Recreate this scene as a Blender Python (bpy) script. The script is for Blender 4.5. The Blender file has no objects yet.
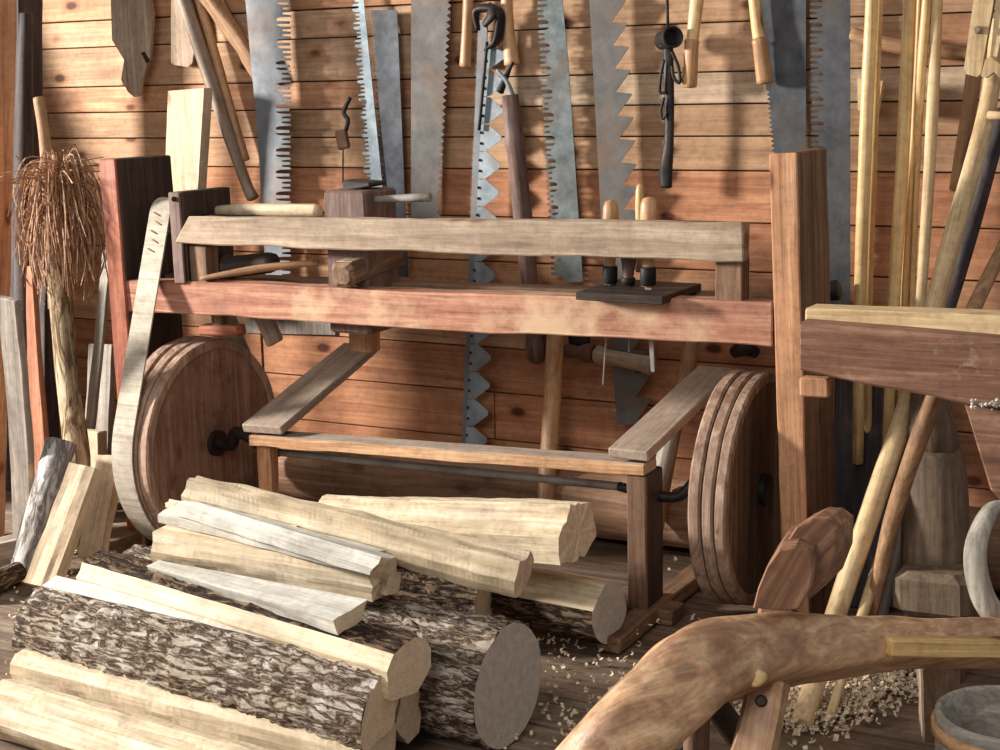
import bpy, math, random
from mathutils import Vector, Matrix, noise
random.seed(7)
col = bpy.context.scene.collection
V = Vector
R = math.radians
# ------------------------------------------------------------------ camera
F = 1500.0; H = 1.52; YAW = R(28); PITCH = R(10.8); ROLL = 0.02
CAM = V((0, 0, H))
fw = V((-math.sin(YAW)*math.cos(PITCH), math.cos(YAW)*math.cos(PITCH), -math.sin(PITCH)))
r0 = V((math.cos(YAW), math.sin(YAW), 0)); u0 = r0.cross(fw)
rt = r0*math.cos(ROLL) - u0*math.sin(ROLL); up = u0*math.cos(ROLL) + r0*math.sin(ROLL)
def ray(px, py): return fw + rt*((px-500)/F) + up*((375-py)/F)
def P(px, py, d): return CAM + ray(px, py)*d
def PY(px, py, y): r = ray(px, py); return CAM + r*(y/r.y)
def PX(px, py, x): r = ray(px, py); return CAM + r*(x/r.x)
def PZ(px, py, z): r = ray(px, py); return CAM + r*((z-H)/r.z)
cd = bpy.data.cameras.new('camera'); cd.sensor_width = 36; cd.lens = 54; cd.clip_start = .05
co = bpy.data.objects.new('camera', cd); col.objects.link(co)
mm = Matrix((rt, up, -fw)).transposed().to_4x4(); mm.translation = CAM; co.matrix_world = mm
bpy.context.scene.camera = co

# ------------------------------------------------------------------ materials
def srgb(c):
    f = lambda v: v/12.92 if v <= .04045 else ((v+.055)/1.055)**2.4
    return tuple(f(v/255) for v in c) + (1,)
def nt(name):
    m = bpy.data.materials.new(name); m.use_nodes = True; t = m.node_tree; t.nodes.clear()
    o = t.nodes.new('ShaderNodeOutputMaterial'); b = t.nodes.new('ShaderNodeBsdfPrincipled')
    t.links.new(b.outputs[0], o.inputs[0]); return m, t, b
def N(t, typ, **k):
    n = t.nodes.new('ShaderNode'+typ)
    for a, v in k.items(): setattr(n, a, v)
    return n
def mixc(t, blend, fac, a, b):
    n = N(t, 'Mix', data_type='RGBA', blend_type=blend)
    for i, v in ((0, fac), (6, a), (7, b)):
        if hasattr(v, 'links') or hasattr(v, 'is_linked'): t.links.new(v, n.inputs[i])
        else: n.inputs[i].default_value = v
    return n.outputs[2]
def math_(t, op, a, b=None, clamp=False):
    n = N(t, 'Math', operation=op); n.use_clamp = clamp
    for i, v in enumerate((a, b)):
        if v is None: continue
        if hasattr(v, 'is_linked'): t.links.new(v, n.inputs[i])
        else: n.inputs[i].default_value = v
    return n.outputs[0]
def ramp(t, fac, stops):
    n = N(t, 'ValToRGB'); t.links.new(fac, n.inputs[0]); e = n.color_ramp.elements
    while len(e) < len(stops): e.new(.5)
    for i, (p, c) in enumerate(stops): e[i].position = p; e[i].color = c if len(c) == 4 else srgb(c)
    return n.outputs[0]
def coords(t, scale):
    tc = N(t, 'TexCoord'); oi = N(t, 'ObjectInfo'); ge = N(t, 'NewGeometry')
    rnd = math_(t, 'ADD', math_(t, 'MULTIPLY', oi.outputs['Random'], 31.0), math_(t, 'MULTIPLY', ge.outputs['Random Per Island'], 57.0))
    cb = N(t, 'CombineXYZ'); [t.links.new(rnd, cb.inputs[i]) for i in range(3)]
    ad = N(t, 'VectorMath', operation='ADD'); t.links.new(tc.outputs['Object'], ad.inputs[0]); t.links.new(cb.outputs[0], ad.inputs[1])
    mp = N(t, 'Mapping'); t.links.new(ad.outputs[0], mp.inputs[0]); mp.inputs['Scale'].default_value = scale
    return mp.outputs[0], ad.outputs[0], ge.outputs['Random Per Island']
def ntex(t, vec, scale, detail=6, rough=.6, dist=0):
    n = N(t, 'TexNoise'); t.links.new(vec, n.inputs['Vector']); n.inputs['Scale'].default_value = scale
    n.inputs['Detail'].default_value = detail; n.inputs['Roughness'].default_value = rough; n.inputs['Distortion'].default_value = dist
    return n.outputs[0]
def wood(name, dark, mid, light, tints=None, rough=.72, bump=.35, fine=1.0, knots=.5, stain=None, cracks=.5, spec=.25, gs=1.0, sat=.96):
    """grain along local X"""
    m, t, b = nt(name)
    vec, base, isl = coords(t, (1.3*gs, 26*gs, 26*gs))
    g = ntex(t, vec, 1.0, 9, .68, 1.1)
    c = ramp(t, g, [(.3, dark), (.5, mid), (.68, light)])
    mp = N(t, 'Mapping'); t.links.new(base, mp.inputs[0]); mp.inputs['Scale'].default_value = (5, 120*fine, 120*fine)
    f = ntex(t, mp.outputs[0], 1.0, 4, .7)
    c = mixc(t, 'MULTIPLY', .42, c, ramp(t, f, [(.32, (.5, .48, .46, 1)), (.52, (1, 1, 1, 1)), (.7, (1.25, 1.22, 1.18, 1))]))
    dirt = ntex(t, base, 38, 6, .7)
    c = mixc(t, 'MULTIPLY', .38, c, ramp(t, dirt, [(.36, (.55, .52, .5, 1)), (.5, (1, 1, 1, 1)), (.66, (1.2, 1.2, 1.2, 1))]))
    if tints:
        st = [(i/len(tints), srgb(x)) for i, x in enumerate(tints)]
        rn = ramp(t, isl, st); t.nodes[-1].color_ramp.interpolation = 'CONSTANT'
        c = mixc(t, 'MULTIPLY', 1.0, c, rn)
    blot = ntex(t, base, 3.2, 4, .6)
    c = mixc(t, 'MULTIPLY', .7, c, ramp(t, blot, [(.3, (.66, .62, .6, 1)), (.5, (1.0, 1.0, 1.0, 1)), (.7, (1.15, 1.14, 1.12, 1))]))
    if stain:
        s2 = ntex(t, base, stain[1], 6, .65)
        c = mixc(t, 'MIX', ramp(t, s2, [(stain[2], (0, 0, 0, 1)), (stain[2]+.12, (stain[3],)*3+(1,))]), c, srgb(stain[0]))
    h = math_(t, 'ADD', math_(t, 'MULTIPLY', g, .6), math_(t, 'MULTIPLY', f, .5))
    if knots:
        mk_ = N(t, 'Mapping'); t.links.new(base, mk_.inputs[0]); mk_.inputs['Scale'].default_value = (4.2, 7.5, 7.5)
        vo = N(t, 'TexVoronoi'); t.links.new(mk_.outputs[0], vo.inputs['Vector']); vo.inputs['Scale'].default_value = 1.0
        k = ramp(t, vo.outputs['Distance'], [(.09, (.16, .1, .07, 1)), (.12, (.5, .36, .27, 1)), (.15, (.85, .72, .62, 1)), (.24, (1, 1, 1, 1))])
        c = mixc(t, 'MULTIPLY', knots, c, k)
    if cracks:
        mc = N(t, 'Mapping'); t.links.new(base, mc.inputs[0]); mc.inputs['Scale'].default_value = (.9, 34, 34)
        cr = ntex(t, mc.outputs[0], 1.0, 3, .5, .5)
        kk = ramp(t, cr, [(.24, (.12, .09, .07, 1)), (.3, (1, 1, 1, 1))])
        c = mixc(t, 'MULTIPLY', cracks, c, kk)
    hs_ = N(t, 'HueSaturation'); hs_.inputs['Saturation'].default_value = sat; t.links.new(c, hs_.inputs['Color']); c = hs_.outputs[0]
    t.links.new(c, b.inputs['Base Color'])
    b.inputs['Roughness'].default_value = rough; b.inputs['Specular IOR Level'].default_value = spec
    bp = N(t, 'Bump'); bp.inputs['Strength'].default_value = bump; bp.inputs['Distance'].default_value = .006
    t.links.new(h, bp.inputs['Height']); t.links.new(bp.outputs[0], b.inputs['Normal'])
    return m
def bark_mat(name, dark, mid, light, sc=1.0):
    m, t, b = nt(name)
    vec, base, isl = coords(t, (11*sc, 60*sc, 60*sc))
    w = ntex(t, vec, .6, 3, .5)
    wv = N(t, 'VectorMath', operation='ADD'); sc_ = N(t, 'VectorMath', operation='SCALE'); sc_.inputs[3].default_value = 1.6
    cb = N(t, 'CombineXYZ'); [t.links.new(w, cb.inputs[i]) for i in range(3)]
    t.links.new(cb.outputs[0], sc_.inputs[0]); t.links.new(vec, wv.inputs[0]); t.links.new(sc_.outputs[0], wv.inputs[1])
    vo = N(t, 'TexVoronoi', feature='DISTANCE_TO_EDGE'); t.links.new(wv.outputs[0], vo.inputs['Vector']); vo.inputs['Scale'].default_value = 1.0
    n1 = ntex(t, vec, 1.7, 9, .8, .3)
    n2 = ntex(t, vec, .8, 4, .6, .6)
    rg = math_(t, 'MINIMUM', math_(t, 'MULTIPLY', math_(t, 'ABSOLUTE', math_(t, 'SUBTRACT', n2, .5)), 5.0), .55)
    h = math_(t, 'ADD', math_(t, 'ADD', math_(t, 'MULTIPLY', math_(t, 'MINIMUM', vo.outputs['Distance'], .25), .5), math_(t, 'MULTIPLY', n1, 1.0)), math_(t, 'MULTIPLY', rg, .75))
    c = ramp(t, h, [(.58, dark), (.78, mid), (1.0, light)])
    blot = ntex(t, base, 7, 4, .6)
    c = mixc(t, 'MULTIPLY', .5, c, ramp(t, blot, [(.35, (.6, .45, .33, 1)), (.6, (1, 1, 1, 1))]))
    t.links.new(c, b.inputs['Base Color']); b.inputs['Roughness'].default_value = .9; b.inputs['Specular IOR Level'].default_value = .15
    bp = N(t, 'Bump'); bp.inputs['Strength'].default_value = 1.0; bp.inputs['Distance'].default_value = .010
    t.links.new(h, bp.inputs['Height']); t.links.new(bp.outputs[0], b.inputs['Normal'])
    return m
def endgrain(name, a, c2, ringscale=70, center=(0, 0, 0)):
    m, t, b = nt(name)
    tc = N(t, 'TexCoord'); mp = N(t, 'Mapping'); t.links.new(tc.outputs['Object'], mp.inputs[0])
    mp.inputs['Scale'].default_value = (0, 1, 1)
    wv = N(t, 'TexWave', wave_type='RINGS', rings_direction='SPHERICAL'); t.links.new(mp.outputs[0], wv.inputs[0])
    wv.inputs['Scale'].default_value = ringscale; wv.inputs['Distortion'].default_value = 2.5; wv.inputs['Detail Scale'].default_value = .6
    n = ntex(t, tc.outputs['Object'], 45, 6, .7)
    c = ramp(t, wv.outputs[1], [(.1, a), (.7, c2)])
    c = mixc(t, 'MULTIPLY', .7, c, ramp(t, n, [(.3, (.62, .56, .5, 1)), (.62, (1, 1, 1, 1))]))
    t.links.new(c, b.inputs['Base Color']); b.inputs['Roughness'].default_value = .8
    bp = N(t, 'Bump'); bp.inputs['Strength'].default_value = .5; bp.inputs['Distance'].default_value = .003
    t.links.new(n, bp.inputs['Height']); t.links.new(bp.outputs[0], b.inputs['Normal'])
    return m
def metal(name, a, c2, rust, amt=.5, metallic=.1, rough=.6, gs=14):
    m, t, b = nt(name)
    vec, base, isl = coords(t, (1, 1, 1))
    n = ntex(t, base, gs, 8, .7); n2 = ntex(t, base, gs*.35, 5, .6)
    c = ramp(t, n, [(.35, a), (.65, c2)])
    c = mixc(t, 'MIX', ramp(t, n2, [(.62-.25*amt, (0, 0, 0, 1)), (.75, (1, 1, 1, 1))]), c, srgb(rust))
    t.links.new(c, b.inputs['Base Color']); b.inputs['Metallic'].default_value = metallic
    t.links.new(ramp(t, n, [(.3, (rough+.15,)*3+(1,)), (.7, (rough-.05,)*3+(1,))]), b.inputs['Roughness'])
    bp = N(t, 'Bump'); bp.inputs['Strength'].default_value = .25; bp.inputs['Distance'].default_value = .002
    t.links.new(n, bp.inputs['Height']); t.links.new(bp.outputs[0], b.inputs['Normal'])
    return m

M = {}
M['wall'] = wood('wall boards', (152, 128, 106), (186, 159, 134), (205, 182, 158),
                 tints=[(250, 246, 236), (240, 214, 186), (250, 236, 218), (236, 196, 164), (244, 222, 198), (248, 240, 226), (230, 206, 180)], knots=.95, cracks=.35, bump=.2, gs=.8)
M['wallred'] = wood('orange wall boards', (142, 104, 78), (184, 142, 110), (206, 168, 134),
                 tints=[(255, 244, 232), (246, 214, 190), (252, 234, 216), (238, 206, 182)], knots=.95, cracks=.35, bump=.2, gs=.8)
M['floor'] = wood('floor boards', (88, 76, 65), (124, 108, 93), (156, 138, 121), tints=[(255, 250, 245), (225, 210, 200), (240, 225, 210)], rough=.9, knots=.4, cracks=.6)
M['rail'] = wood('reddish bed wood', (126, 76, 58), (172, 116, 90), (206, 154, 122), stain=((214, 180, 142), 2.6, .5, .75), knots=.7, cracks=.3, bump=.3)
M['tan'] = wood('worn tan wood', (128, 104, 84), (164, 140, 116), (190, 167, 142), knots=.6, cracks=.4, bump=.35)
M['post'] = wood('orange brown post wood', (138, 92, 62), (188, 134, 94), (212, 162, 120), knots=.8, cracks=.35)
M['redpost'] = wood('varnished red post wood', (112, 56, 40), (158, 90, 62), (198, 128, 92), knots=.7, cracks=.3, rough=.5)
M['dark'] = wood('dark oiled wood', (42, 33, 29), (62, 49, 42), (86, 68, 58), knots=.3, cracks=.4, rough=.6)
M['brown'] = wood('brown wood', (84, 60, 44), (120, 90, 68), (154, 120, 92), knots=.5, cracks=.5)
M['bench'] = wood('scuffed dark bench wood', (88, 56, 42), (128, 88, 66), (166, 126, 100), stain=((196, 168, 146), 9, .62, .7), knots=.3, cracks=.3)
M['dusty'] = wood('dust covered grey wood', (146, 126, 108), (166, 145, 126), (178, 158, 139), knots=.15, cracks=.1, bump=.12, rough=.95)
M['rawedge'] = wood('raw sawn edge wood', (150, 104, 66), (196, 148, 104), (222, 180, 136), knots=.2, cracks=.6)
M['wheel'] = wood('flywheel planks', (106, 76, 60), (144, 106, 84), (172, 134, 108), stain=((76, 52, 42), 2.2, .5, .8), knots=.5, cracks=.5)
M['rim'] = wood('weathered laminated rim wood', (112, 84, 68), (158, 126, 104), (192, 162, 138), knots=.3, cracks=.8)
M['grey'] = wood('weathered grey wood', (108, 98, 90), (142, 130, 118), (176, 162, 146), knots=.4, cracks=.7)
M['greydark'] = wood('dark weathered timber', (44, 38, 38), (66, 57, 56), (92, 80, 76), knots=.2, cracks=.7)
M['orange'] = wood('orange plank', (128, 76, 52), (164, 104, 72), (188, 130, 96), knots=.4, cracks=.3)
M['pale'] = wood('fresh split pale wood', (176, 150, 116), (206, 184, 150), (224, 206, 178), knots=.2, cracks=.35, bump=.45, rough=.65)
M['pale2'] = wood('creamy planed wood', (178, 152, 118), (200, 176, 144), (212, 192, 162), knots=.5, cracks=.1, bump=.15)
M['white'] = wood('white sapwood', (176, 170, 156), (202, 196, 182), (220, 215, 202), knots=.1, cracks=.5, bump=.5)
M['bamboo'] = wood('peeled yellow pole', (176, 134, 76), (212, 172, 108), (234, 200, 142), knots=.9, cracks=.1, rough=.4, bump=.15, spec=.45)
M['poletan'] = wood('pale pole wood', (176, 142, 98), (210, 178, 130), (228, 200, 156), knots=.5, cracks=.2, rough=.6, bump=.2)
M['polebrown'] = wood('brown pole wood', (118, 84, 56), (154, 114, 78), (184, 144, 104), knots=.6, cracks=.3, rough=.6)
M['handle'] = wood('smooth handle wood', (150, 104, 66), (186, 138, 92), (208, 164, 118), knots=.1, cracks=.15, rough=.45, spec=.4)
M['handledark'] = wood('dark turned handle wood', (84, 62, 54), (112, 86, 76), (140, 112, 100), knots=.1, cracks=.3, rough=.55)
M['horse'] = wood('polished shaving horse log', (150, 106, 72), (194, 148, 106), (222, 184, 140), stain=((120, 78, 54), 7, .5, .6), knots=.5, cracks=.3, rough=.45, spec=.4, bump=.4)
M['horsedark'] = wood('red brown hewn head wood', (96, 60, 42), (138, 94, 66), (176, 132, 98), knots=.3, cracks=.4, rough=.55)
M['taupe'] = wood('taupe worn handle', (112, 94, 78), (146, 126, 108), (172, 152, 132), knots=.1, cracks=.4, rough=.6)
M['stump'] = wood('smooth brown stump wood', (86, 70, 55), (112, 92, 73), (136, 114, 92), knots=.3, cracks=.2)
M['log'] = wood('sill log', (116, 84, 62), (156, 118, 90), (186, 150, 118), knots=.5, cracks=.7)
M['drift'] = wood('pale driftwood', (118, 108, 96), (154, 144, 130), (186, 177, 163), knots=.2, cracks=.6)
M['bark'] = bark_mat('furrowed bark', (84, 66, 54), (158, 138, 118), (214, 204, 188))
M['barkdark'] = bark_mat('dark bark', (40, 32, 28), (92, 72, 56), (150, 128, 104))
M['silver'] = bark_mat('silvery smooth bark', (128, 120, 114), (168, 162, 158), (204, 200, 196), .7)
M['birch'] = bark_mat('thin flaky bark', (112, 92, 68), (164, 142, 112), (192, 174, 146), .5)
M['end'] = endgrain('sawn log end', (200, 190, 177), (205, 196, 184), 34)
M['endpale'] = endgrain('split billet end', (220, 196, 164), (226, 203, 172), 30)
M['fiber'] = wood('broom splints', (116, 80, 56), (162, 118, 86), (204, 166, 128), knots=0, cracks=0)
M['shav'] = wood('pale shavings', (196, 168, 134), (222, 200, 168), (236, 220, 196), knots=0, cracks=0)
M['saw_grey'] = metal('brushed grey saw steel', (98, 100, 104), (120, 121, 123), (120, 98, 80), .35)
M['saw_blue'] = metal('bluish bright saw steel', (128, 142, 150), (176, 188, 192), (120, 112, 104), .3, .12, .6)
M['saw_black'] = metal('blackened saw steel', (50, 52, 58), (82, 84, 90), (62, 50, 44), .5)
M['saw_brown'] = metal('brown aged saw steel', (80, 76, 72), (98, 92, 86), (104, 76, 56), .5, .1, .65)
M['saw_green'] = metal('green grey mottled steel', (74, 80, 80), (108, 113, 112), (92, 76, 62), .4, .4)
M['saw_dark'] = metal('dark slate saw steel', (60, 60, 62), (82, 82, 84), (84, 74, 64), .4, .4)
M['galv'] = metal('galvanised tooth steel', (110, 118, 122), (150, 157, 160), (120, 96, 76), .35, .12, .6)
M['iron'] = metal('blackened iron', (30, 28, 28), (52, 48, 46), (66, 46, 36), .5, .6, .5)
M['ironrod'] = metal('dull iron rod', (124, 116, 106), (154, 145, 134), (96, 74, 58), .4, .12, .6)
M['rust'] = metal('rusty iron', (86, 62, 48), (120, 88, 68), (98, 60, 40), .7, .3, .7)
M['canvas'] = wood('grey canvas belt', (150, 138, 120), (178, 166, 148), (194, 182, 164), knots=0, cracks=.1, rough=.95, fine=3)

# ------------------------------------------------------------------ object helpers
WM = {}
def link(o, parent, W):
    col.objects.link(o); WM[o.name] = W
    if parent is not None:
        o.parent = parent; o.matrix_basis = WM[parent.name].inverted() @ W
    else: o.matrix_basis = W
    return o
def mk(name, verts, faces, mat, parent=None, W=None, smooth=False, mats=None, idx=None):
    me = bpy.data.meshes.new(name); me.from_pydata([tuple(v) for v in verts], [], faces)
    for m in (mats or [mat]): me.materials.append(M[m])
    if idx: 
        for p, i in zip(me.polygons, idx): p.material_index = i
    if smooth:
        for p in me.polygons: p.use_smooth = len(p.vertices) <= 4
    me.update()
    return link(bpy.data.objects.new(name, me), parent, W or Matrix())
def tag(o, label, cat=None, group=None, kind=None):
    if label: o['label'] = label
    if cat: o['category'] = cat
    if group: o['group'] = group
    if kind: o['kind'] = kind
    return o
def thing(name, loc, label, cat, group=None):
    return tag(link(bpy.data.objects.new(name, None), None, Matrix.Translation(loc)), label, cat, group)
def frame(p0, p1, upv=(0, 0, 1)):
    x = (p1-p0).normalized(); z = V(upv); z = z - x*z.dot(x)
    if z.length < 1e-4: z = V((0, -1, 0)); z = z - x*z.dot(x)
    z.normalize(); y = z.cross(x)
    m = Matrix((x, y, z)).transposed().to_4x4(); m.translation = p0; return m
def loft(name, rings, mat, parent=None, W=None, smooth=False, caps=True, closed=True):
    n = len(rings[0]); vs = [v for r in rings for v in r]; fs = []
    for i in range(len(rings)-1):
        for j in range(n if closed else n-1):
            a = i*n+j; b = i*n+(j+1) % n; fs.append((a, b, b+n, a+n))
    if caps: fs.append(tuple(range(n-1, -1, -1))); fs.append(tuple((len(rings)-1)*n+j for j in range(n)))
    return mk(name, vs, fs, mat, parent, W, smooth)
def nz(x, y, z, s): return noise.noise(V((x, y, z))*s)
def beam(name, p0, p1, w, h, mat, parent=None, upv=(0, 0, 1), c=.004, rough=.0015, w1=None, h1=None, seg=None, skew0=0, skew1=0, zshift=None, **k):
    """box from p0 to p1, w across (local Y), h high (local Z); skew cuts the ends aslant"""
    w1 = w if w1 is None else w1; h1 = h if h1 is None else h1
    W = frame(p0, p1, upv); L = (p1-p0).length; seg = seg or max(3, int(L/.06)); s = random.random()*90
    xs = [0, c] + [c+(L-2*c)*i/seg for i in range(1, seg)] + [L-c, L]; rings = []
    for q, x in enumerate(xs):
        f = x/L; a = (w+(w1-w)*f)/2; b = (h+(h1-h)*f)/2; ins = c if q in (0, len(xs)-1) else 0
        a -= ins; b -= ins; cc = min(c, a*.5, b*.5); r = []
        for (yy, zz) in ((-a, -b+cc), (-a, b-cc), (-a+cc, b), (a-cc, b), (a, b-cc), (a, -b+cc), (a-cc, -b), (-a+cc, -b)):
            j = rough
            xo = x + (skew0*(1-f) + skew1*f)*(zz/max(b, .001))*(1 if (f < .3 or f > .7) else 0)*0 
            yy2 = yy + nz(x, yy*3+s, zz*3, 7)*j*2; zz2 = zz + nz(x, yy*3, zz*3+s, 7)*j*2
            if zshift: zz2 += zshift(f)
            e0 = max(0, 1-f*seg*.9); e1 = max(0, 1-(1-f)*seg*.9)
            xo = x + skew0*e0*(zz/h) + skew1*e1*(zz/h)
            r.append((xo, yy2, zz2))
        rings.append(r[::-1])
    return loft(name, rings, mat, parent, W)
def crom(pts, n):
    out = []; m = len(pts)
    for i in range(m-1):
        a = pts[max(i-1, 0)]; b = pts[i]; c = pts[i+1]; d = pts[min(i+2, m-1)]
        for q in range(n):
            t = q/n; out.append(.5*((2*b)+(c-a)*t+(2*a-5*b+4*c-d)*t*t+(3*b-a-3*c+d)*t**3))
    out.append(pts[-1]); return out
def pole(name, pts, rad, mat, parent=None, sides=14, n=6, wob=.04, knot=0, flat=1.0, upv=(0, 0, 1), smooth=True, sq=1.0):
    """round (or flattened) rod through world points; radii per point"""
    rad = rad if isinstance(rad, (list, tuple)) else [rad]*len(pts)
    W = frame(pts[0], pts[-1], upv); Wi = W.inverted()
    q = [Wi @ (V(p)) for p in pts]; q4 = [V((p.x, p.y, p.z, r)) for p, r in zip(q, rad)]
    c4 = crom(q4, n) if len(pts) > 2 or n > 1 else q4
    fl_ = [v[0] for v in crom([V((x, 0)) for x in flat], n)] if isinstance(flat, (list, tuple)) else [flat]*len(c4)
    rings = []; zp = V((0, 0, 1)); s = random.random()*50
    for i, p in enumerate(c4):
        a = V(c4[max(i-1, 0)][:3]); b = V(c4[min(i+1, len(c4)-1)][:3]); d = (b-a).normalized()
        zz = (zp - d*zp.dot(d)); 
        if zz.length < 1e-5: zz = V((0, 1, 0)) - d*d.y
        zz.normalize(); zp = zz; yy = zz.cross(d); o = V(p[:3]); r = p[3]
        ring = []
        for j in range(sides):
            an = 2*math.pi*j/sides; k = 1 + wob*nz(o.x*6+s, math.cos(an)*1.2, math.sin(an)*1.2+s, 1.3)*2
            ca = math.copysign(abs(math.cos(an))**sq, math.cos(an)); sa = math.copysign(abs(math.sin(an))**sq, math.sin(an)); ring.append(o + yy*(ca*r*k) + zz*(sa*r*k*fl_[i]))
        rings.append(ring)
    # rounded ends
    def cap(ring, ctr, d, r): return [ctr + d*(r*.18) + (v-ctr)*.72 for v in ring]
    d0 = (V(c4[0][:3])-V(c4[1][:3])).normalized(); d1 = (V(c4[-1][:3])-V(c4[-2][:3])).normalized()
    rings = [cap(rings[0], V(c4[0][:3]), d0, c4[0][3])] + rings + [cap(rings[-1], V(c4[-1][:3]), d1, c4[-1][3])]
    return loft(name, rings, mat, parent, W, smooth)
def dens(pts, k=3):
    out = []
    for a, b in zip(pts[:-1], pts[1:]): out += [a.lerp(b, i/k) for i in range(k)]
    return out + [pts[-1]]
def turned(name, p0, p1, prof, mat, parent=None, sides=20, flat=1.0):
    """turned shape: prof = [(fraction, radius)]"""
    W = frame(p0, p1); L = (p1-p0).length
    rings = [[(f*L, math.cos(2*math.pi*j/sides)*r, math.sin(2*math.pi*j/sides)*r*flat) for j in range(sides)] for f, r in prof]
    return loft(name, rings, mat, parent, W, True)
def plate(name, pts, thick, mat, parent=None, axis=None, bev=.0):
    """flat outline (world points in one vertical plane y=const, in order) extruded towards the wall"""
    y0 = pts[0].y; o = pts[0].copy()
    ax = (axis or V((0, 0, -1))).normalized(); W = frame(o, o+ax, (0, -1, 0)); Wi = W.inverted()
    lp = [Wi @ V((p.x, y0, p.z)) for p in pts]
    a = sum(lp[i].x*lp[(i+1) % len(lp)].y-lp[(i+1) % len(lp)].x*lp[i].y for i in range(len(lp)))
    if a < 0: lp = lp[::-1]
    rings = [[(p.x, p.y, -thick) for p in lp], [(p.x, p.y, 0) for p in lp]]
    return loft(name, rings, mat, parent, W)
TP = {'tri': [(0, 0), (.5, 1)], 'saw': [(0, 0), (.85, 1), (.9, .95)], 'sawup': [(0, 0), (.1, 1)],
      'cross': [(0, 0), (.06, .25), (.08, 1), (.17, .95), (.2, .4), (.27, .4), (.3, .95), (.4, .95), (.43, .4), (.5, .4), (.53, 1), (.62, .95), (.64, .25), (.7, 0), (.74, 0), (.76, .9), (.88, .9), (.9, 0)],
      'mtooth': [(0, 0), (.05, 1), (.3, .45), (.35, .45), (.6, 1), (.66, 0)]}
def teeth(a, b, n, depth, kind='tri', side=1):
    a = V(a); b = V(b); d = b-a; nn = V((d.y, -d.x)).normalized()*side; out = []
    for i in range(n):
        for t, h in TP[kind]: out.append(tuple(a + d*((i+t)/n) + nn*(h*depth)))
    out.append(tuple(b)); return out
def pxplate(name, px, Y, thick, mat, parent=None, **k):
    return plate(name, [PY(x, y, Y) for x, y in px], thick, mat, parent, **k)
def revolve(name, ctr, prof, mat, parent, sides=64, jit=0):
    """wheel about the world X axis; prof = [(x offset, radius)] closed outline swept"""
    W = Matrix.Translation(ctr) @ Matrix.Rotation(R(90), 4, 'Y')
    # local z -> world x ; local x -> world -z (grain runs vertically)
    rings = [[(math.cos(2*math.pi*j/sides)*r*(1+jit*nz(math.cos(2*math.pi*j/sides)*2, math.sin(2*math.pi*j/sides)*2, xo*9, 1.5)), math.sin(2*math.pi*j/sides)*r*(1+jit*nz(math.cos(2*math.pi*j/sides)*2, math.sin(2*math.pi*j/sides)*2, xo*9, 1.5)), xo) for j in range(sides)] for xo, r in prof]
    return loft(name, rings, mat, parent, W, False)

# ------------------------------------------------------------------ setting
YW = 4.6
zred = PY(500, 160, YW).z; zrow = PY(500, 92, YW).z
def boards(name, x0, x1, edges, y, thick, mat):
    vs = []; fs = []; ix = []
    rr = random.Random(3)
    for z0, z1 in zip(edges[:-1], edges[1:]):
        cuts = [x0] + sorted(rr.uniform(x0+.6, x1-.6) for _ in range(rr.choice((0, 1, 1)))) + [x1]
        for a, b in zip(cuts[:-1], cuts[1:]):
            rr2 = 1 if abs((z0+z1)/2-zrow) < .03 and a < -3.2 else 0
            dy = rr.uniform(-.004, .004); g = .0022; k = len(vs); c = .002
            for (xx, zz, yy) in ((a+g, z0+g, y+thick), (b-g, z0+g, y+thick), (b-g, z1-g, y+thick), (a+g, z1-g, y+thick),
                                 (a+g, z0+g, y+dy+c), (b-g, z0+g, y+dy+c), (b-g, z1-g, y+dy+c), (a+g, z1-g, y+dy+c),
                                 (a+g+c, z0+g+c, y+dy), (b-g-c, z0+g+c, y+dy), (b-g-c, z1-g-c, y+dy), (a+g+c, z1-g-c, y+dy)):
                vs.append((xx, yy, zz))
            for f in ((0, 1, 5, 4), (1, 2, 6, 5), (2, 3, 7, 6), (3, 0, 4, 7), (4, 5, 9, 8), (5, 6, 10, 9), (6, 7, 11, 10), (7, 4, 8, 11), (8, 9, 10, 11), (3, 2, 1, 0)):
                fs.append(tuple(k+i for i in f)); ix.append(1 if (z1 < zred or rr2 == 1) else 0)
    return mk(name, vs, fs, mat, mats=[mat, 'wallred'], idx=ix)
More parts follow.
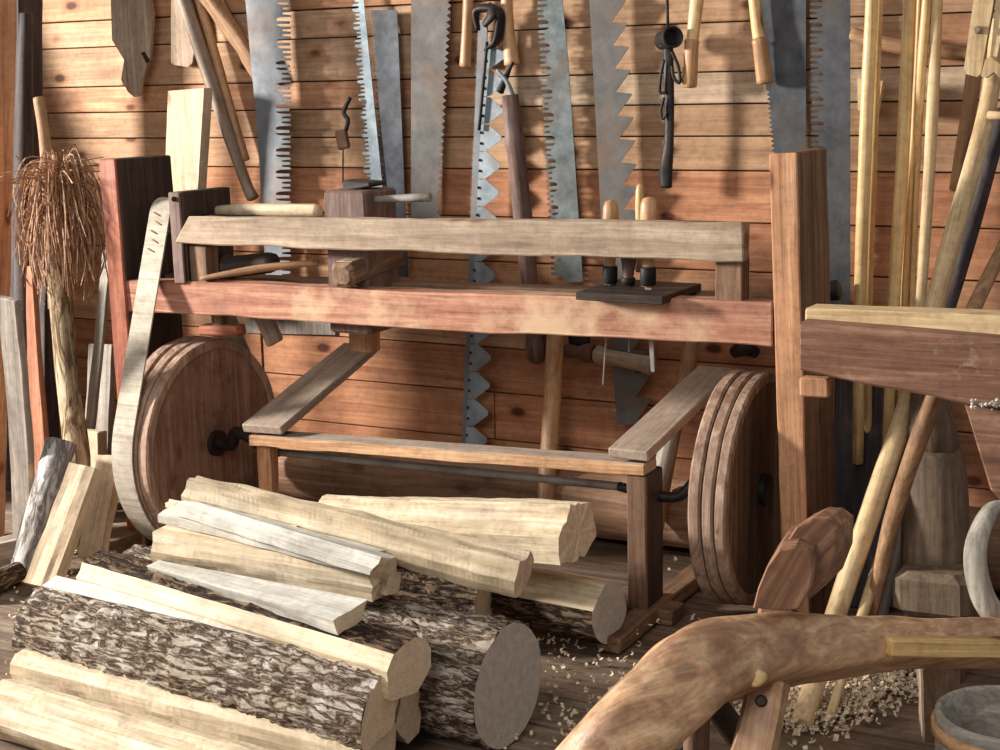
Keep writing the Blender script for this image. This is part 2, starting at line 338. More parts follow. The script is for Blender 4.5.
# board edges read at the image column x=500
ed = [PY(500, y, YW).z for y in (560, 500, 440, 393, 348, 305, 262, 217, 169, 137, 107, 77, 31, 0, -40, -80)]
ed[0] = -.02
ed += [ed[-1]+.16*i for i in range(1, 4)]
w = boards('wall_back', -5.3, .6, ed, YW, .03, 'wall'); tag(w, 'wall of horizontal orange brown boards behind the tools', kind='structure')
bk = beam('wall_back_sheathing', V((-5.3, YW+.045, 1.3)), V((.6, YW+.045, 1.3)), .02, 2.7, 'dark', c=.002, rough=0); tag(bk, 'dark sheathing seen through the board gaps', kind='structure')
def floorboards():
    vs = []; fs = []; rr = random.Random(5); y = 1.2
    while y < 4.7:
        wd = rr.uniform(.17, .24); k = len(vs); g = .003
        cuts = [-5.3, rr.uniform(-4, -1), .8]
        for a, b in zip(cuts[:-1], cuts[1:]):
            k = len(vs); dz = rr.uniform(-.003, 0)
            for xx, yy, zz in ((a+g, y+g, -.03), (b-g, y+g, -.03), (b-g, y+wd-g, -.03), (a+g, y+wd-g, -.03), (a+g, y+g, dz), (b-g, y+g, dz), (b-g, y+wd-g, dz), (a+g, y+wd-g, dz)): vs.append((xx, yy, zz))
            for f in ((0, 1, 5, 4), (1, 2, 6, 5), (2, 3, 7, 6), (3, 0, 4, 7), (4, 5, 6, 7), (3, 2, 1, 0)): fs.append(tuple(k+i for i in f))
        y += wd
    o = mk('floor', vs, fs, 'floor'); tag(o, 'dusty grey brown floor boards', kind='structure')
    b = beam('floor_underlay', V((-5.3, 2.9, -.05)), V((.8, 2.9, -.05)), 3.6, .03, 'dark', c=.002, rough=0); tag(b, 'dark ground under the floor boards', kind='structure')
floorboards()
t = pole('trim_1', [V((-4.3, YW-.13, .13)), V((-1.5, YW-.12, .14)), V((.5, YW-.13, .13))], [.11, .12, .12], 'log', wob=.06); tag(t, 'round log sill along the foot of the back wall', kind='structure')
t = beam('trim_2', PY(-3, -40, 3.9), PZ(-16, 540, 0), .10, .10, 'post', upv=(0, -1, 0)); tag(t, 'orange door post at the left edge', kind='structure')

# unseen left wall added to shade the back wall; slanted edge shapes the shadow
def side_blocker():
    pts = [(4.42, 2.7), (3.97, 1.83), (3.83, 1.56), (3.25, .4), (3.15, 0), (4.62, 0), (4.62, 2.7)]
    vs = [(-5.0, y, z) for y, z in pts] + [(-5.06, y, z) for y, z in pts]; n = 7
    fs = [tuple(range(7)), tuple(range(13, 6, -1))] + [(i, (i+1) % n, (i+1) % n+n, i+n)[::-1] for i in range(n)]
    tag(mk('wall_left_blocker', vs, fs, 'wall'), 'unseen side wall added to shade the left of the back wall', kind='structure')
side_blocker()
# ------------------------------------------------------------------ the lathe
YL = 3.8
lathe = thing('treadle_lathe', (-2.3, 3.95, 0), 'large wooden treadle lathe with two flywheels standing before the board wall', 'lathe')
XL = PY(110, 200, YL).x; XR = PY(789, 200, YL).x
# end posts
pt = PY(109, 159, YL); pm = PY(122, 330, YL); pb = pt + (pm-pt)*((pt.z)/(pt.z-pm.z))
off = V((0, .135, 0))
lp = beam('post', pt+off, pb+off, .27, .072, 'dark', lathe, upv=(1, 0, 0)); tag(lp, 'plank post, its side shade put in as a dark colour')  # shade of the inner side put into the dark wood colour
o = beam('edge_face', pt+V((0, -.006, 0)), pb+V((0, -.006, 0)), .012, .07, 'redpost', lp, upv=(1, 0, 0)); tag(o, 'varnished red brown front edge')
pt = PY(784, 153, YL); pm = PY(794, 500, YL); pb = pt + (pm-pt)*((pt.z)/(pt.z-pm.z))
rp = beam('post', pt+off+V((0, 0, .0)), pb+off, .27, .075, 'brown', lathe, upv=(1, 0, 0)); tag(rp, 'brown plank post')
beam('edge_face', pt+V((0, -.006, 0)), pb+V((0, -.006, 0)), .012, .073, 'post', rp, upv=(1, 0, 0))
# bed rails
a = PY(140, 297, YL); b = PY(776, 326, YL)
a.x = XL+.04; b.x = XR-.04
hh = .112
beam('bed_rail', a+V((0, .04, 0)), b+V((0, .04, 0)), .08, .105, 'rail', lathe, h1=.118, rough=.002, zshift=lambda f: .004*math.sin(f*9))
beam('bed_rail', a+V((0, .235, .0)), b+V((0, .235, .0)), .08, .10, 'brown', lathe, rough=.002)
beam('bed_rail', a+V((.9, .136, .012)), b+V((-.0, .136, .006)), .115, .075, 'dusty', lathe, rough=.002)['label'] = 'dusty filler board between the rails'
ztop = lambda x: (a.z + (b.z-a.z)*(x-a.x)/(b.x-a.x)) + .054
# tool rest bar and its uprights
a2 = PY(181, 230, YL); b2 = PY(745, 242, YL)
beam('tool_rest_bar', a2+V((.012, .012, 0)), b2+V((0, .012, 0)), .055, .088, 'tan', lathe, h1=.103, skew0=.06, skew1=.0, seg=24, rough=.003)
def stub(px0, px1, ytop, Y, nm, mat, dep=.06):
    p = PY((px0+px1)/2, ytop, Y); w_ = abs(PY(px1, ytop, Y).x-PY(px0, ytop, Y).x)
    return beam(nm, p+V((0, dep/2, 0)), V((p.x, p.y+dep/2, ztop(p.x)-.002)), dep, w_, mat, lathe, upv=(1, 0, 0), c=.003)
stub(189, 206, 246, YL+.012, 'rest_upright', 'brown')
stub(715, 742, 257, YL+.012, 'rest_upright', 'brown', .07)
# headstock
hx = PY(175, 192, YL).x
hs = beam('headstock', V((hx, YL+.13, PY(176, 192, YL).z)), V((hx+.006, YL+.13, ztop(hx)-.09)), .25, .046, 'dark', lathe, upv=(1, 0, 0)); 
beam('face_strip', V((hx, YL-.005, PY(176, 192, YL).z)), V((hx+.006, YL-.005, ztop(hx)-.004)), .01, .044, 'handledark', hs, upv=(1, 0, 0))
pole('bolt', [PY(173.5, 199, YL-.016), PY(173.5, 199, YL-.004)], .008, 'iron', hs, n=1)
zs = PY(230, 213, YL+.14).z
hs2x = PY(232, 200, YL).x
# mandrel and work piece
pc = PX(162, 212, -3.30)
pulley_c = V((-3.285, 3.90, pc.z-.02))
revolve('pulley', pulley_c, [(-.05, .05), (-.045, .06), (.0, .057), (.045, .06), (.05, .05)], 'brown', lathe, 28)
pole('spindle', [pulley_c+V((-.08, 0, 0)), pulley_c+V((.36, 0, 0))], .014, 'iron', lathe, n=1)
turned('spindle_point', pulley_c+V((.36, 0, 0)), pulley_c+V((.42, 0, 0)), [(0, .014), (.6, .012), (1, .002)], 'iron', lathe)
# tail poppet with wedge, screw centre
q0 = PY(343, 204, YL+.05); 
pz = PY(343, 191, YL+.05).z
tp_ = beam('tail_block', V((q0.x, YL+.15, pz)), V((q0.x, YL+.15, ztop(q0.x)-.15)), .19, .15, 'handledark', lathe, upv=(1, 0, 0), c=.008, rough=.003); tag(tp_, 'dark purple brown block')
beam('wedge', V((q0.x-.04, YL+.16, pz+.012)), V((q0.x+.06, YL+.16, pz+.018)), .10, .035, 'dark', tp_, h1=.012)
s0 = PY(366, 200, YL+.12); s1 = PY(430, 197, YL+.12)
pole('screw_handle', [s0, s1], [.010, .014], 'ironrod', tp_, n=3)
pole('collar', [s0+V((.0, 0, -.045)), s0+V((.02, 0, .02))], .014, 'ironrod', tp_, n=2)
revolve('screw_plate', s0+V((.01, 0, -.005)), [(-.006, .03), (.006, .03)], 'ironrod', tp_, 20)
# block lying on the bed, mandrel cylinder
pa = PY(343, 278, YL+.02)
b_ = beam('poppet_foot', PY(341, 276, YL-.02)+V((0, 0, .0)), PY(341, 276, YL-.02)+V((.02, .30, .035)), .085, .075, 'brown', lathe, c=.012, w1=.06); tag(b_, 'chamfered brown block with a pale top')
beam('cap_board', PY(341, 276, YL-.02)+V((0.0, .02, .039)), PY(341, 276, YL-.02)+V((.02, .29, .074)), .06, .006, 'tan', b_, c=.002)
turned('mandrel', PY(222, 268, YL+.12), PY(275, 262, YL+.12), [(0, .03), (.05, .043), (.15, .043), (.17, .036), (.9, .034), (1, .028)], 'dark', lathe)
# hangers below the bed
beam('peg', V((hx+.07, YL+.1, ztop(hx)-.10)), V((hx+.07, YL+.1, ztop(hx)-.19)), .04, .04, 'brown', lathe, upv=(0, -1, 0))
beam('wedge', V((hx+.0, YL+.1, ztop(hx)-.17)), V((hx+.16, YL+.1, ztop(hx)-.165)), .06, .035, 'redpost', lathe, c=.006)
beam('brace', V((hx+.16, YL+.2, ztop(hx)-.1)), V((hx+.22, YL+.2, ztop(hx)-.22)), .03, .06, 'dusty', lathe)
hp = PY(352, 322, YL+.23); beam('hanger', V((hp.x, YL+.3, ztop(hp.x)-.09)), V((hp.x, YL+.3, ztop(hp.x)-.25)), .06, .09, 'post', lathe, upv=(1, 0, 0))
# flywheels
def flywheel(ctr, R_, th, face, rimm, lab):
    f = revolve('flywheel', ctr, [(-th*.5+.01, R_*.96), (-th*.5+.01, R_*.2), (-th*.5+.012, .03), (th*.5-.012, .03), (th*.5-.008, R_*.2), (th*.5-.006, R_*.96)], face, lathe, 72)
    tag(f, lab)
    for i, (x0, x1, rr) in enumerate(((-th/2, -th/6, R_), (-th/6+.002, th/6, R_*.992), (th/6+.002, th/2, R_*.985))):
        revolve('rim', ctr, [(x0, R_*.9), (x0, rr-.006), (x0+.006, rr), (x1-.006, rr), (x1, rr-.006), (x1, R_*.9), ((x0+x1)/2, R_*.9-.01)], rimm, f, 72, .012)
    revolve('hub', ctr, [(-th/2-.02, .02), (-th/2-.02, .045), (th/2+.012, .045), (th/2+.012, .02)], 'iron', f, 24)
    return f
zl = PX(205, 447, -3.2).z; LC = V((-3.265, 3.95, zl)); RL = .36
flywheel(LC, RL, .13, 'wheel', 'rim', 'plank faced flywheel carrying the canvas belt')
zr = PX(735, 500, -1.31).z; RC = V((-1.325, 3.97, zr)); RR = .335
flywheel(RC, RR, .105, 'brown', 'rim', 'cracked laminated flywheel beside the right post')
# belt
def belt():
    c1 = (pulley_c.y, pulley_c.z); r1 = .062; c2 = (LC.y, LC.z); r2 = RL+.006
    d = math.hypot(c2[0]-c1[0], c2[1]-c1[1]); base = math.atan2(c2[1]-c1[1], c2[0]-c1[0]); al = math.acos((r1-r2)/d)
    path = []
    a0 = base-al; a1 = base+al    # contact angles
    # arc over the pulley (side away from the wheel)
    n = 12
    s = a1; e = a0+2*math.pi
    for i in range(n+1): t_ = s+(e-s)*i/n; path.append((c1[0]+r1*math.cos(t_), c1[1]+r1*math.sin(t_)))
    A = path[-1]; s2 = a0+2*math.pi; e2 = a1+2*math.pi
    B = (c2[0]+r2*math.cos(s2), c2[1]+r2*math.sin(s2))
    for i in range(1, 10): path.append((A[0]+(B[0]-A[0])*i/10, A[1]+(B[1]-A[1])*i/10))
    for i in range(49): t_ = s2+(e2-s2)*i/48; path.append((c2[0]+r2*math.cos(t_), c2[1]+r2*math.sin(t_)))
    A = path[-1]; B = path[0]
    for i in range(1, 10): path.append((A[0]+(B[0]-A[0])*i/10, A[1]+(B[1]-A[1])*i/10))
    m = len(path); xa = -3.335; xb = -3.25; rings = []
    W = Matrix.Translation((0, 0, 0)) @ Matrix.Rotation(R(-90), 4, 'Z')
    for i in range(m+1):
        p = path[i % m]; q = path[(i+1) % m]; o_ = path[(i-1) % m]; tx = q[0]-o_[0]; tz = q[1]-o_[1]; L = math.hypot(tx, tz); nx = tz/L*.003; nzz = -tx/L*.003
        rings.append([V((xa, p[0]-nx, p[1]-nzz)), V((xb, p[0]-nx, p[1]-nzz)), V((xb, p[0]+nx, p[1]+nzz)), V((xa, p[0]+nx, p[1]+nzz))])
    wo = WM[lathe.name]
    o = loft('belt', rings, 'canvas', lathe, None, False, caps=False); tag(o, 'grey canvas drive belt with a stitched join')
    # stitches near the pulley
    for k in range(5):
        zz = pulley_c.z+.02-.018*k; yy = None
        f_ = k/7
        A = path[12]; B = path[22]
        y_ = A[0]+(B[0]-A[0])*f_*.3; z_ = A[1]+(B[1]-A[1])*f_*.3
        pole('stitch', [V((xa+.02+.012*(k%2), y_-.006, z_)), V((xb-.035+.01*(k%2), y_-.006, z_-.012))], .0025, 'brown', o, sides=6, n=1)
belt()
# crank shaft
sh = pole('crank_shaft', [V((-2.93, 3.9, PY(275, 452, 3.9).z)), V((PY(625, 487, 3.9).x, 3.9, PY(625, 487, 3.9).z))], .0125, 'ironrod', lathe, n=4, wob=.02)
zc1 = PY(275, 452, 3.9).z; zc2 = PY(625, 487, 3.9).z
pole('crank', [V((-3.2, 3.95, zl)), V((-3.14, 3.95, zl)), V((-3.10, 3.93, zl+.05)), V((-3.02, 3.91, zl+.04)), V((-2.96, 3.9, zc1)), V((-2.90, 3.9, zc1))], [.02, .022, .02, .018, .016, .014], 'iron', lathe)
xe = PY(625, 487, 3.9).x
pole('crank', [V((-1.36, 3.97, zr)), V((-1.42, 3.95, zr+.02)), V((-1.46, 3.92, zr+.015)), V((-1.52, 3.9, zc2-.015)), V((xe-.02, 3.9, zc2))], [.018, .018, .016, .016, .014], 'iron', lathe)
# treadle frame
zf0 = PY(250, 440, YL).z; zf1 = PY(645, 470, YL).z
fa = V((PY(250, 440, YL).x, YL+.045, zf0)); fb = V((PY(645, 470, YL).x, YL+.045, zf1))
fb_ = beam('frame_front', fa, fb, .09, .034, 'dusty', lathe, rough=.001); tag(fb_, 'dust covered front bar of the treadle frame')
beam('raw_edge', fa+V((0, -.048, -.001)), fb+V((0, -.048, -.001)), .008, .033, 'rawedge', fb_, rough=.003, c=.002)
la = PY(262, 434, YL-.01); lb = PY(361, 347, 4.45)
beam('frame_arm', la+V((0, 0, .014)), lb, .15, .03, 'dusty', lathe, rough=.001, w1=.14)
ra = PY(628, 460, YL-.01); rb = PY(716, 371, 4.45)
beam('frame_arm', ra+V((0, 0, .014)), rb, .125, .03, 'dusty', lathe, rough=.001, w1=.12)
l1 = PY(636, 478, YL).x; beam('leg', V((l1, YL+.07, zf1-.019)), V((l1+.004, YL+.07, .045)), .12, .058, 'dark', lathe, upv=(1, 0, 0))['label'] = 'dark square leg'
beam('leg_face', V((l1, YL+.004, zf1-.02)), V((l1+.004, YL+.004, .045)), .012, .058, 'brown', lathe, upv=(1, 0, 0))
l0 = PY(258, 450, YL).x; beam('leg', V((l0, YL+.05, zf0-.018)), V((l0, YL+.05, .0)), .05, .05, 'post', lathe, upv=(1, 0, 0))
beam('foot_rail', V((-3.0, YL+.07, .025)), V((l1+.1, YL+.07, .022)), .10, .045, 'brown', lathe, rough=.002)
beam('foot_rail', V((l1+.02, YL-.25, .028)), V((l1+.03, YL+.6, .026)), .07, .045, 'brown', lathe, rough=.002)
for zz, X in ((0, XL), (0, XR)):
    beam('foot', V((X, YL-.18, .03)), V((X, YL+.5, .03)), .11, .06, 'brown', lathe)
# ------------------------------------------------------------------ things resting on the lathe
p = [PY(216, 211, YL+.14), PY(320, 211, YL+.14)]
t = turned('turning_blank', p[0], p[1], [(0, .005), (.02, .018), (.2, .022), (.22, .026), (.25, .021), (.3, .024), (.96, .023), (1, .016)], 'pale', sides=8)
tag(t, 'pale freshly turned spindle mounted between the lathe centres', 'turning blank')
t = pole('turning_chisel', [PY(201, 281, YL-.0)+V((0,0,.008)), PY(260, 271, YL+.06)+V((0,0,.008)), PY(318, 264, YL+.12)+V((0, 0, .005))], [.008, .013, .010], 'polebrown', sides=7)
tag(t, 'long dull brown stick with a split end lying across the lathe bed', 'stick')
# tool tray with chisels
zt = ztop(PY(628, 290, YL).x)
ta = PY(577, 292, YL-.05); tb = PY(664, 297, YL-.05)
tray = thing('tool_tray', V(((ta.x+tb.x)/2, YL+.05, zt)), 'thin dark board resting on the lathe bed with chisels standing in it', 'board')
beam('board', V((ta.x, YL+.09, zt+.013)), V((tb.x, YL+.09, zt+.011)), .30, .022, 'dark', tray, c=.002)
def chisel(px, ytop, ybase, ybot, Y, r, hm, lab, ferr=True, blade=None, name='chisel'):
    top = PY(px, ytop, Y); base = PY(px-1, ybase, Y); L = top.z-base.z
    t = thing(name, base, lab, 'chisel', None)
    ax = (base-top)
    turned('handle', top, base, [(0, r*.3), (.02, r*.75), (.08, r), (.25, r*1.08), (.6, r*.8), (.75, r*.7), (1, r*.85)], hm, t)
    if ferr: turned('ferrule', top+ax*.78, top+ax*1.0, [(0, r*.9), (.1, r*.98), (.9, r*.98), (1, r*.8)], 'iron', t)
    if blade:
        e = PY(px+blade[2], blade[0], Y)
        beam('blade', base+V((0, 0, .02)), e, blade[1], .004, 'ironrod', t, upv=(0, -1, 0), c=.001, rough=0, w1=blade[1]*.5)
    return t
chisel(611, 200, 284, 0, YL+.10, .022, 'handle', 'chisel with a glossy brown handle and black ferrule, left one on the tray', blade=(385, .008, -8))
chisel(649, 197, 286, 0, YL+.06, .023, 'handle', 'thickest glossy chisel handle with black ferrule, right end of the tray', blade=(372, .022, 4))
chisel(629, 250, 285, 0, YL+.10, .021, 'handledark', 'short dark handled chisel between the two glossy ones', blade=(352, .006, 0))
chisel(640, 184, 272, 0, YL+.18, .012, 'bamboo', 'slim yellow handled awl behind the thick chisel', ferr=False, name='awl')

# ------------------------------------------------------------------ saws and tools on the wall
def saw(name, lab, outline, Y, mat, thick=.003, cat='saw', nails=()):
    pts = [PY(x, y, Y) for x, y in outline]
    o = plate(name, pts, thick, mat); tag(o, lab, cat)
    for (x, y) in nails:
        pole('rivet', [PY(x, y, Y-.006), PY(x, y, Y+.04)], .005, 'iron', o, sides=8, n=1)
    return o
s = saw('crosscut_saw', 'wide grey crosscut saw with raker teeth right of the hanging snath', [(243, -25), (258, 140), (266, 285), (282, 286)] + teeth((276, 280), (276, -25), 14, 15, 'cross', -1)[0:] , YW-.10, 'saw_grey')
s = saw('crosscut_saw', 'narrow pale blue crosscut saw with teeth on its left edge', [(341, -25)] + teeth((350, -25), (365, 190), 12, 7, 'cross', 1) + [(383, 192), (361, -25)], YW-.06, 'saw_blue')
s = saw('rip_saw', 'straight black saw blade with square top and fine teeth', [(397, 10), (408, 277), (391, 277)] + teeth((391, 277), (375, 30), 44, 3.2, 'saw', 1) + [(371, 17), (371, 10)], YW-.05, 'saw_black')
s = saw('pit_saw', 'broad brownish grey saw blade tapering towards its lower end', [(411, -25), (411, 218), (436, 219)] + teeth((436, 219), (449, -25), 36, 4, 'tri', -1), YW-.06, 'saw_brown')
s = saw('crosscut_saw', 'mottled green grey saw with worn teeth, left of the big toothed ice saw', [(560, -25), (568, 60), (583, 282), (566, 282)] + teeth((562, 276), (546, -25), 13, 11, 'cross', 1), YW-.06, 'saw_green')
s = saw('ice_saw', 'brown ice saw with very large slanting teeth on its right edge', [(588, -25), (601, 220), (617, 425), (640, 424)] + teeth((637, 420), (608, -25), 19, 16, 'saw', -1), YW-.07, 'saw_brown')
s = saw('pit_saw', 'wide dark saw partly behind the brown handle above the right lathe post', [(758, -25), (766, 90)] + teeth((766, 90), (772, 160), 15, 3.5, 'tri', 1) + [(776, 330), (806, 330), (806, -25)], YW-.05, 'saw_dark')
s = saw('crosscut_saw', 'large slate grey saw with deep pale gullets beside the yellow poles', [(850, -25), (850, 330), (833, 330)] + teeth((826, 320), (822, -25), 14, 13, 'cross', 1), YW-.07, 'saw_dark')

# sickle bar: back bar with riveted sections
Y = YW-.07
sb = thing('sickle_bar', PY(470, 500, Y), 'long mower cutter bar with triangular steel sections reaching from the ceiling to the logs', 'cutter bar')
def bx(y): return 484 + (462-484)*(y-40)/460.0
pxs = [(bx(30)-6, 20), (bx(30)+3, 20), (bx(500)+4, 502), (bx(500)-3, 502)]
pxplate('back_bar', pxs, Y-.004, .006, 'saw_grey', sb)
yy = 42; k = 0
while yy < 500:
    h = 27
    tip = bx(yy+h/2)+24
    pts = [(bx(yy)+1, yy), (bx(yy)+8, yy), (tip-2, yy+h/2-2), (tip-2, yy+h/2+2), (bx(yy+h)+8, yy+h-.5), (bx(yy+h)+1, yy+h-.5)]
    sec = pxplate('cutter_section', pts, Y-.007, .003, 'galv', sb)
    for dy in (.3, .7):
        pole('rivet', [PY(bx(yy)+1, yy+h*dy, Y-.012), PY(bx(yy)+1, yy+h*dy, Y-.006)], .005, 'iron', sec, sides=8, n=1)
    yy += h+.5; k += 1
pole('rod', [PY(487, 42, Y-.02), PY(479, 130, Y-.02)], .006, 'iron', sb, sides=8)
# leather strap lump
t = thing('leather_strap', PY(490, 30, YW-.1), 'crumpled black leather strap hung at the head of the cutter bar', 'strap')
pole('loop', [PY(478, 30, Y-.03), PY(476, 12, Y-.03), PY(488, 8, Y-.03), PY(500, 14, Y-.03), PY(497, 40, Y-.03), PY(488, 48, Y-.03)], [.012, .02, .026, .024, .022, .01], 'iron', t, flat=.6)
pole('tail', [PY(488, 6, Y-.03), PY(492, 14, Y-.05), PY(484, 25, Y-.05)], [.016, .02, .012], 'iron', t, flat=.6)

# handles hanging from above
def handle(name, lab, pts, rad, mat, Y=YW-.06, cat='tool', **k):
    o = pole(name, [PY(x, y, Y) for x, y in pts], rad, mat, **k); tag(o, lab, cat); return o
handle('turned_shaft', 'thin brown handle hanging left of the cutter bar', [(469, -20), (467, 30), (465, 66)], [.017, .018, .02], 'handle')
handle('turned_shaft', 'brown handle hanging just right of the leather strap', [(506, -20), (508, 30), (512, 64)], [.018, .022, .027], 'handle')
t = thing('socket_slick', PY(537, 360, YW-.08), 'long dark turned tool hanging point up between cutter bar and green grey saw', 'tool')
pole('blade', [PY(500, 92, YW-.08), PY(509, 70, YW-.08), PY(513, 62, YW-.08)], [.014, .008, .006], 'iron', t, sides=8)
pole('hook', [PY(497, 70, YW-.09), PY(507, 82, YW-.09), PY(512, 96, YW-.08)], [.006, .008, .012], 'galv', t, sides=8)
turned('shaft', PY(510, 95, YW-.08), PY(538, 363, YW-.08), [(0, .028), (.08, .032), (.14, .03), (.16, .036), (.19, .036), (.21, .031), (.55, .034), (.75, .024), (.86, .024), (.93, .038), (.985, .034), (1, .015)], 'handledark', t)
for px, lab, pts in ((0, 'pale turned handle hanging right of the black cup tool', [(699, -20), (694, 25), (692, 43)]), (1, 'pale turned handle hanging in front of the wide dark saw', [(752, -20), (757, 25), (759, 38)])):
    Y = YW-.09; t = thing('scythe_grip', PY(pts[2][0], 60, Y), lab, 'handle')
    pole('shank', [PY(x, y, Y) for x, y in pts], [.022, .02, .019] if px == 0 else [.017, .018, .019], 'bamboo', t)
    e = (pts[2][0]-3, 88) if px == 0 else (pts[2][0]+6, 84)
    turned('grip', PY(pts[2][0], 39, Y), PY(e[0], e[1], Y), [(0, .02), (.05, .024), (.12, .022), (.9, .025), (.97, .024), (1, .015)], 'handle', t)
# black cup tool
Y = YW-.1
t = thing('iron_candle_hook', PY(668, 188, Y), 'black iron tool with round cup head, hooks and flattened tail hanging on the wall', 'tool')
pole('wire', [PY(667, -10, Y), PY(668, 30, Y)], .005, 'iron', t, sides=8, n=1)
cc = PY(673, 37, Y-.05); c0 = PY(662, 41, Y+.03)
cup = turned('cup', c0, cc, [(0, .02), (.1, .03), (.95, .032), (1, .034), (1.0, .027), (.6, .024)], 'iron', t)
pole('shaft', [PY(668, 45, Y), PY(669, 90, Y), PY(669, 140, Y), PY(666, 168, Y), PY(666, 187, Y)], [.018, .017, .016, .022, .02], 'iron', t, flat=.6, upv=(0, -1, 0))
pole('arm', [PY(660, 46, Y-.02), PY(676, 46, Y-.02)], .005, 'iron', t, sides=8, n=1)
pole('hook', [PY(664, 60, Y-.02), PY(661, 75, Y-.02), PY(660, 92, Y-.02), PY(666, 92, Y-.02)], .005, 'iron', t, sides=8)
pole('hook', [PY(672, 52, Y-.02), PY(678, 66, Y-.02), PY(680, 82, Y-.02), PY(674, 78, Y-.02), PY(672, 66, Y-.02)], .006, 'iron', t, sides=8)
pole('hook', [PY(664, 98, Y-.02), PY(661, 110, Y-.02), PY(663, 119, Y-.02), PY(667, 112, Y-.02)], .005, 'iron', t, sides=8)
# axe-like blades upper left
t = pxplate('hewing_blade', [(110, -20), (112, 40), (124, 60), (121, 80), (128, 92), (134, 97), (140, 96), (142, 80), (148, 62), (150, 58), (151, 40), (153, 14), (146, -20)], YW-.07, .012, 'tan')
tag(t, 'flat pale blade with curved worn edge, leftmost tool on the wall', 'tool')
o = pxplate('tang', [(141, 53), (143, 52), (148, 60), (146, 63)], YW-.08, .012, 'iron', t)
t = pxplate('slip_blade', [(171, -20), (171, 62), (174, 65), (188, 67), (192, 63), (196, 40), (188, -20)], YW-.05, .01, 'tan'); tag(t, 'flat pale tongue shaped board behind the diagonal snath', 'board')
# diagonal snath + rough pole
t = pole('scythe_snath', [PY(176, -25, YW-.09), PY(194, 30, YW-.09), PY(222, 115, YW-.08), PY(244, 178, YW-.07), PY(253, 198, YW-.07)], [.032, .032, .028, .024, .027], 'taupe', flat=.8); tag(t, 'smooth dull brown bar hanging diagonally left of the first saw', 'handle')
t = pole('scythe_snath', [PY(192, -25, YW-.05), PY(208, 30, YW-.05), PY(228, 100, YW-.05), PY(246, 160, YW-.05)], [.018, .018, .017, .015], 'handle'); tag(t, 'thin tan stick close behind the diagonal brown bar', 'stick')
t = pole('rough_branch', [PY(190, -25, YW-.06), PY(220, 12, YW-.055), PY(262, 78, YW-.05)], [.036, .034, .03], 'polebrown', wob=.16); tag(t, 'rough split branch slanting down behind the first saw', 'branch')
# little lock and wire
t = thing('padlock', PY(345, 140, YW-.08), 'small rusty lock with a hanging wire left of the blue saw', 'lock')
beam('body', PY(341, 130, YW-.09), PY(345, 149, YW-.09), .045, .02, 'rust', t, upv=(0, -1, 0))
pole('shackle', [PY(346, 130, YW-.09), PY(348, 120, YW-.09), PY(344, 112, YW-.09), PY(350, 98, YW-.09)], .008, 'iron', t, sides=8)
pole('wire', [PY(343, 148, YW-.08), PY(343, 183, YW-.08)], .0025, 'iron', t, sides=6)
# pale plank standing behind lathe
t = pxplate('pine_board', [(168, 91), (204, 88), (197, 200), (193, 300), (160, 300)], YW-.25, .05, 'pale2'); tag(t, 'creamy upright plank with slanting top behind the left lathe post', 'board')
# things visible below the bed
t = pole('shiny_pole', [PY(556, 322, YW-.10), PY(551, 420, YW-.14), PY(545, 520, YW-.27)], [.03, .031, .031], 'handle'); tag(t, 'smooth reddish pole leaning on the wall behind the treadle frame', 'pole')
t = thing('bow_drill', PY(600, 352, YW-.08), 'wooden handled iron tool hung level on the wall below the lathe bed', 'tool')
turned('handle', PY(594, 354, YW-.08), PY(655, 366, YW-.08), [(0, .02), (.05, .032), (.15, .03), (.2, .024), (.8, .028), (.95, .034), (1, .02)], 'tan', t)
turned('head', PY(562, 350, YW-.08), PY(594, 354, YW-.08), [(0, .012), (.2, .026), (.5, .02), (.8, .034), (1, .03)], 'rust', t)
pxplate('bracket', [(568, 336), (588, 337), (587, 352), (570, 351)], YW-.06, .02, 'iron', t)
t = pole('ash_pole', [PY(699, 300, YW-.08), PY(685, 380, YW-.12), PY(668, 460, YW-.2), PY(655, 540, YW-.30)], [.026, .026, .024, .022], 'polebrown'); tag(t, 'brown pole slanting behind the right treadle arm', 'pole')
t = pole('peeled_stick', [PY(676, 420, YW-.22), PY(666, 455, YW-.25), PY(660, 490, YW-.3)], [.014, .03, .018], 'drift'); tag(t, 'short white peeled stick between treadle frame and right flywheel', 'stick')
t = pole('iron_ring_bolt', [PY(735, 352, YW-.03), PY(745, 348, YW-.06), PY(756, 353, YW-.03)], [.02, .026, .018], 'iron'); tag(t, 'small black iron lump on the wall beneath the lathe bed', 'iron fitting')
t = pxplate('patch_board', [(245, 318), (336, 320), (335, 335), (245, 333)], YW-.01, .012, 'grey'); tag(t, 'short grey board nailed to the wall under the lathe bed', 'board')

# ------------------------------------------------------------------ left corner
t = beam('weathered_post', PY(18, -30, 4.25), PY(22, 532, 4.2), .13, .12, 'greydark', upv=(0, -1, 0)); tag(t, 'black weathered square timber at the left corner', 'post')
t = pole('fence_pole', [PY(26, 14, 4.12), PY(24, 200, 4.1), PY(30, 520, 4.05)], [.022, .036, .036], 'greydark', wob=.08); tag(t, 'dark weathered round pole with paler sawn tip in the left corner', 'pole')
t = beam('slab_board', PY(8, 298, 3.48), PZ(24, 552, .0)+V((0, .0, 0)), .03, .085, 'grey', upv=(1, 0, 0), zshift=lambda f: .02*math.sin(f*3)); tag(t, 'grey slab board leaning at the far left edge', 'board')
pp = PY(31, 266, 3.98); t = beam('orange_plank', pp, PY(42, 530, 3.9), .025, .03, 'orange', upv=(1, 0, 0), h1=.12); tag(t, 'tapering orange plank leaning behind the grey slab board', 'board')
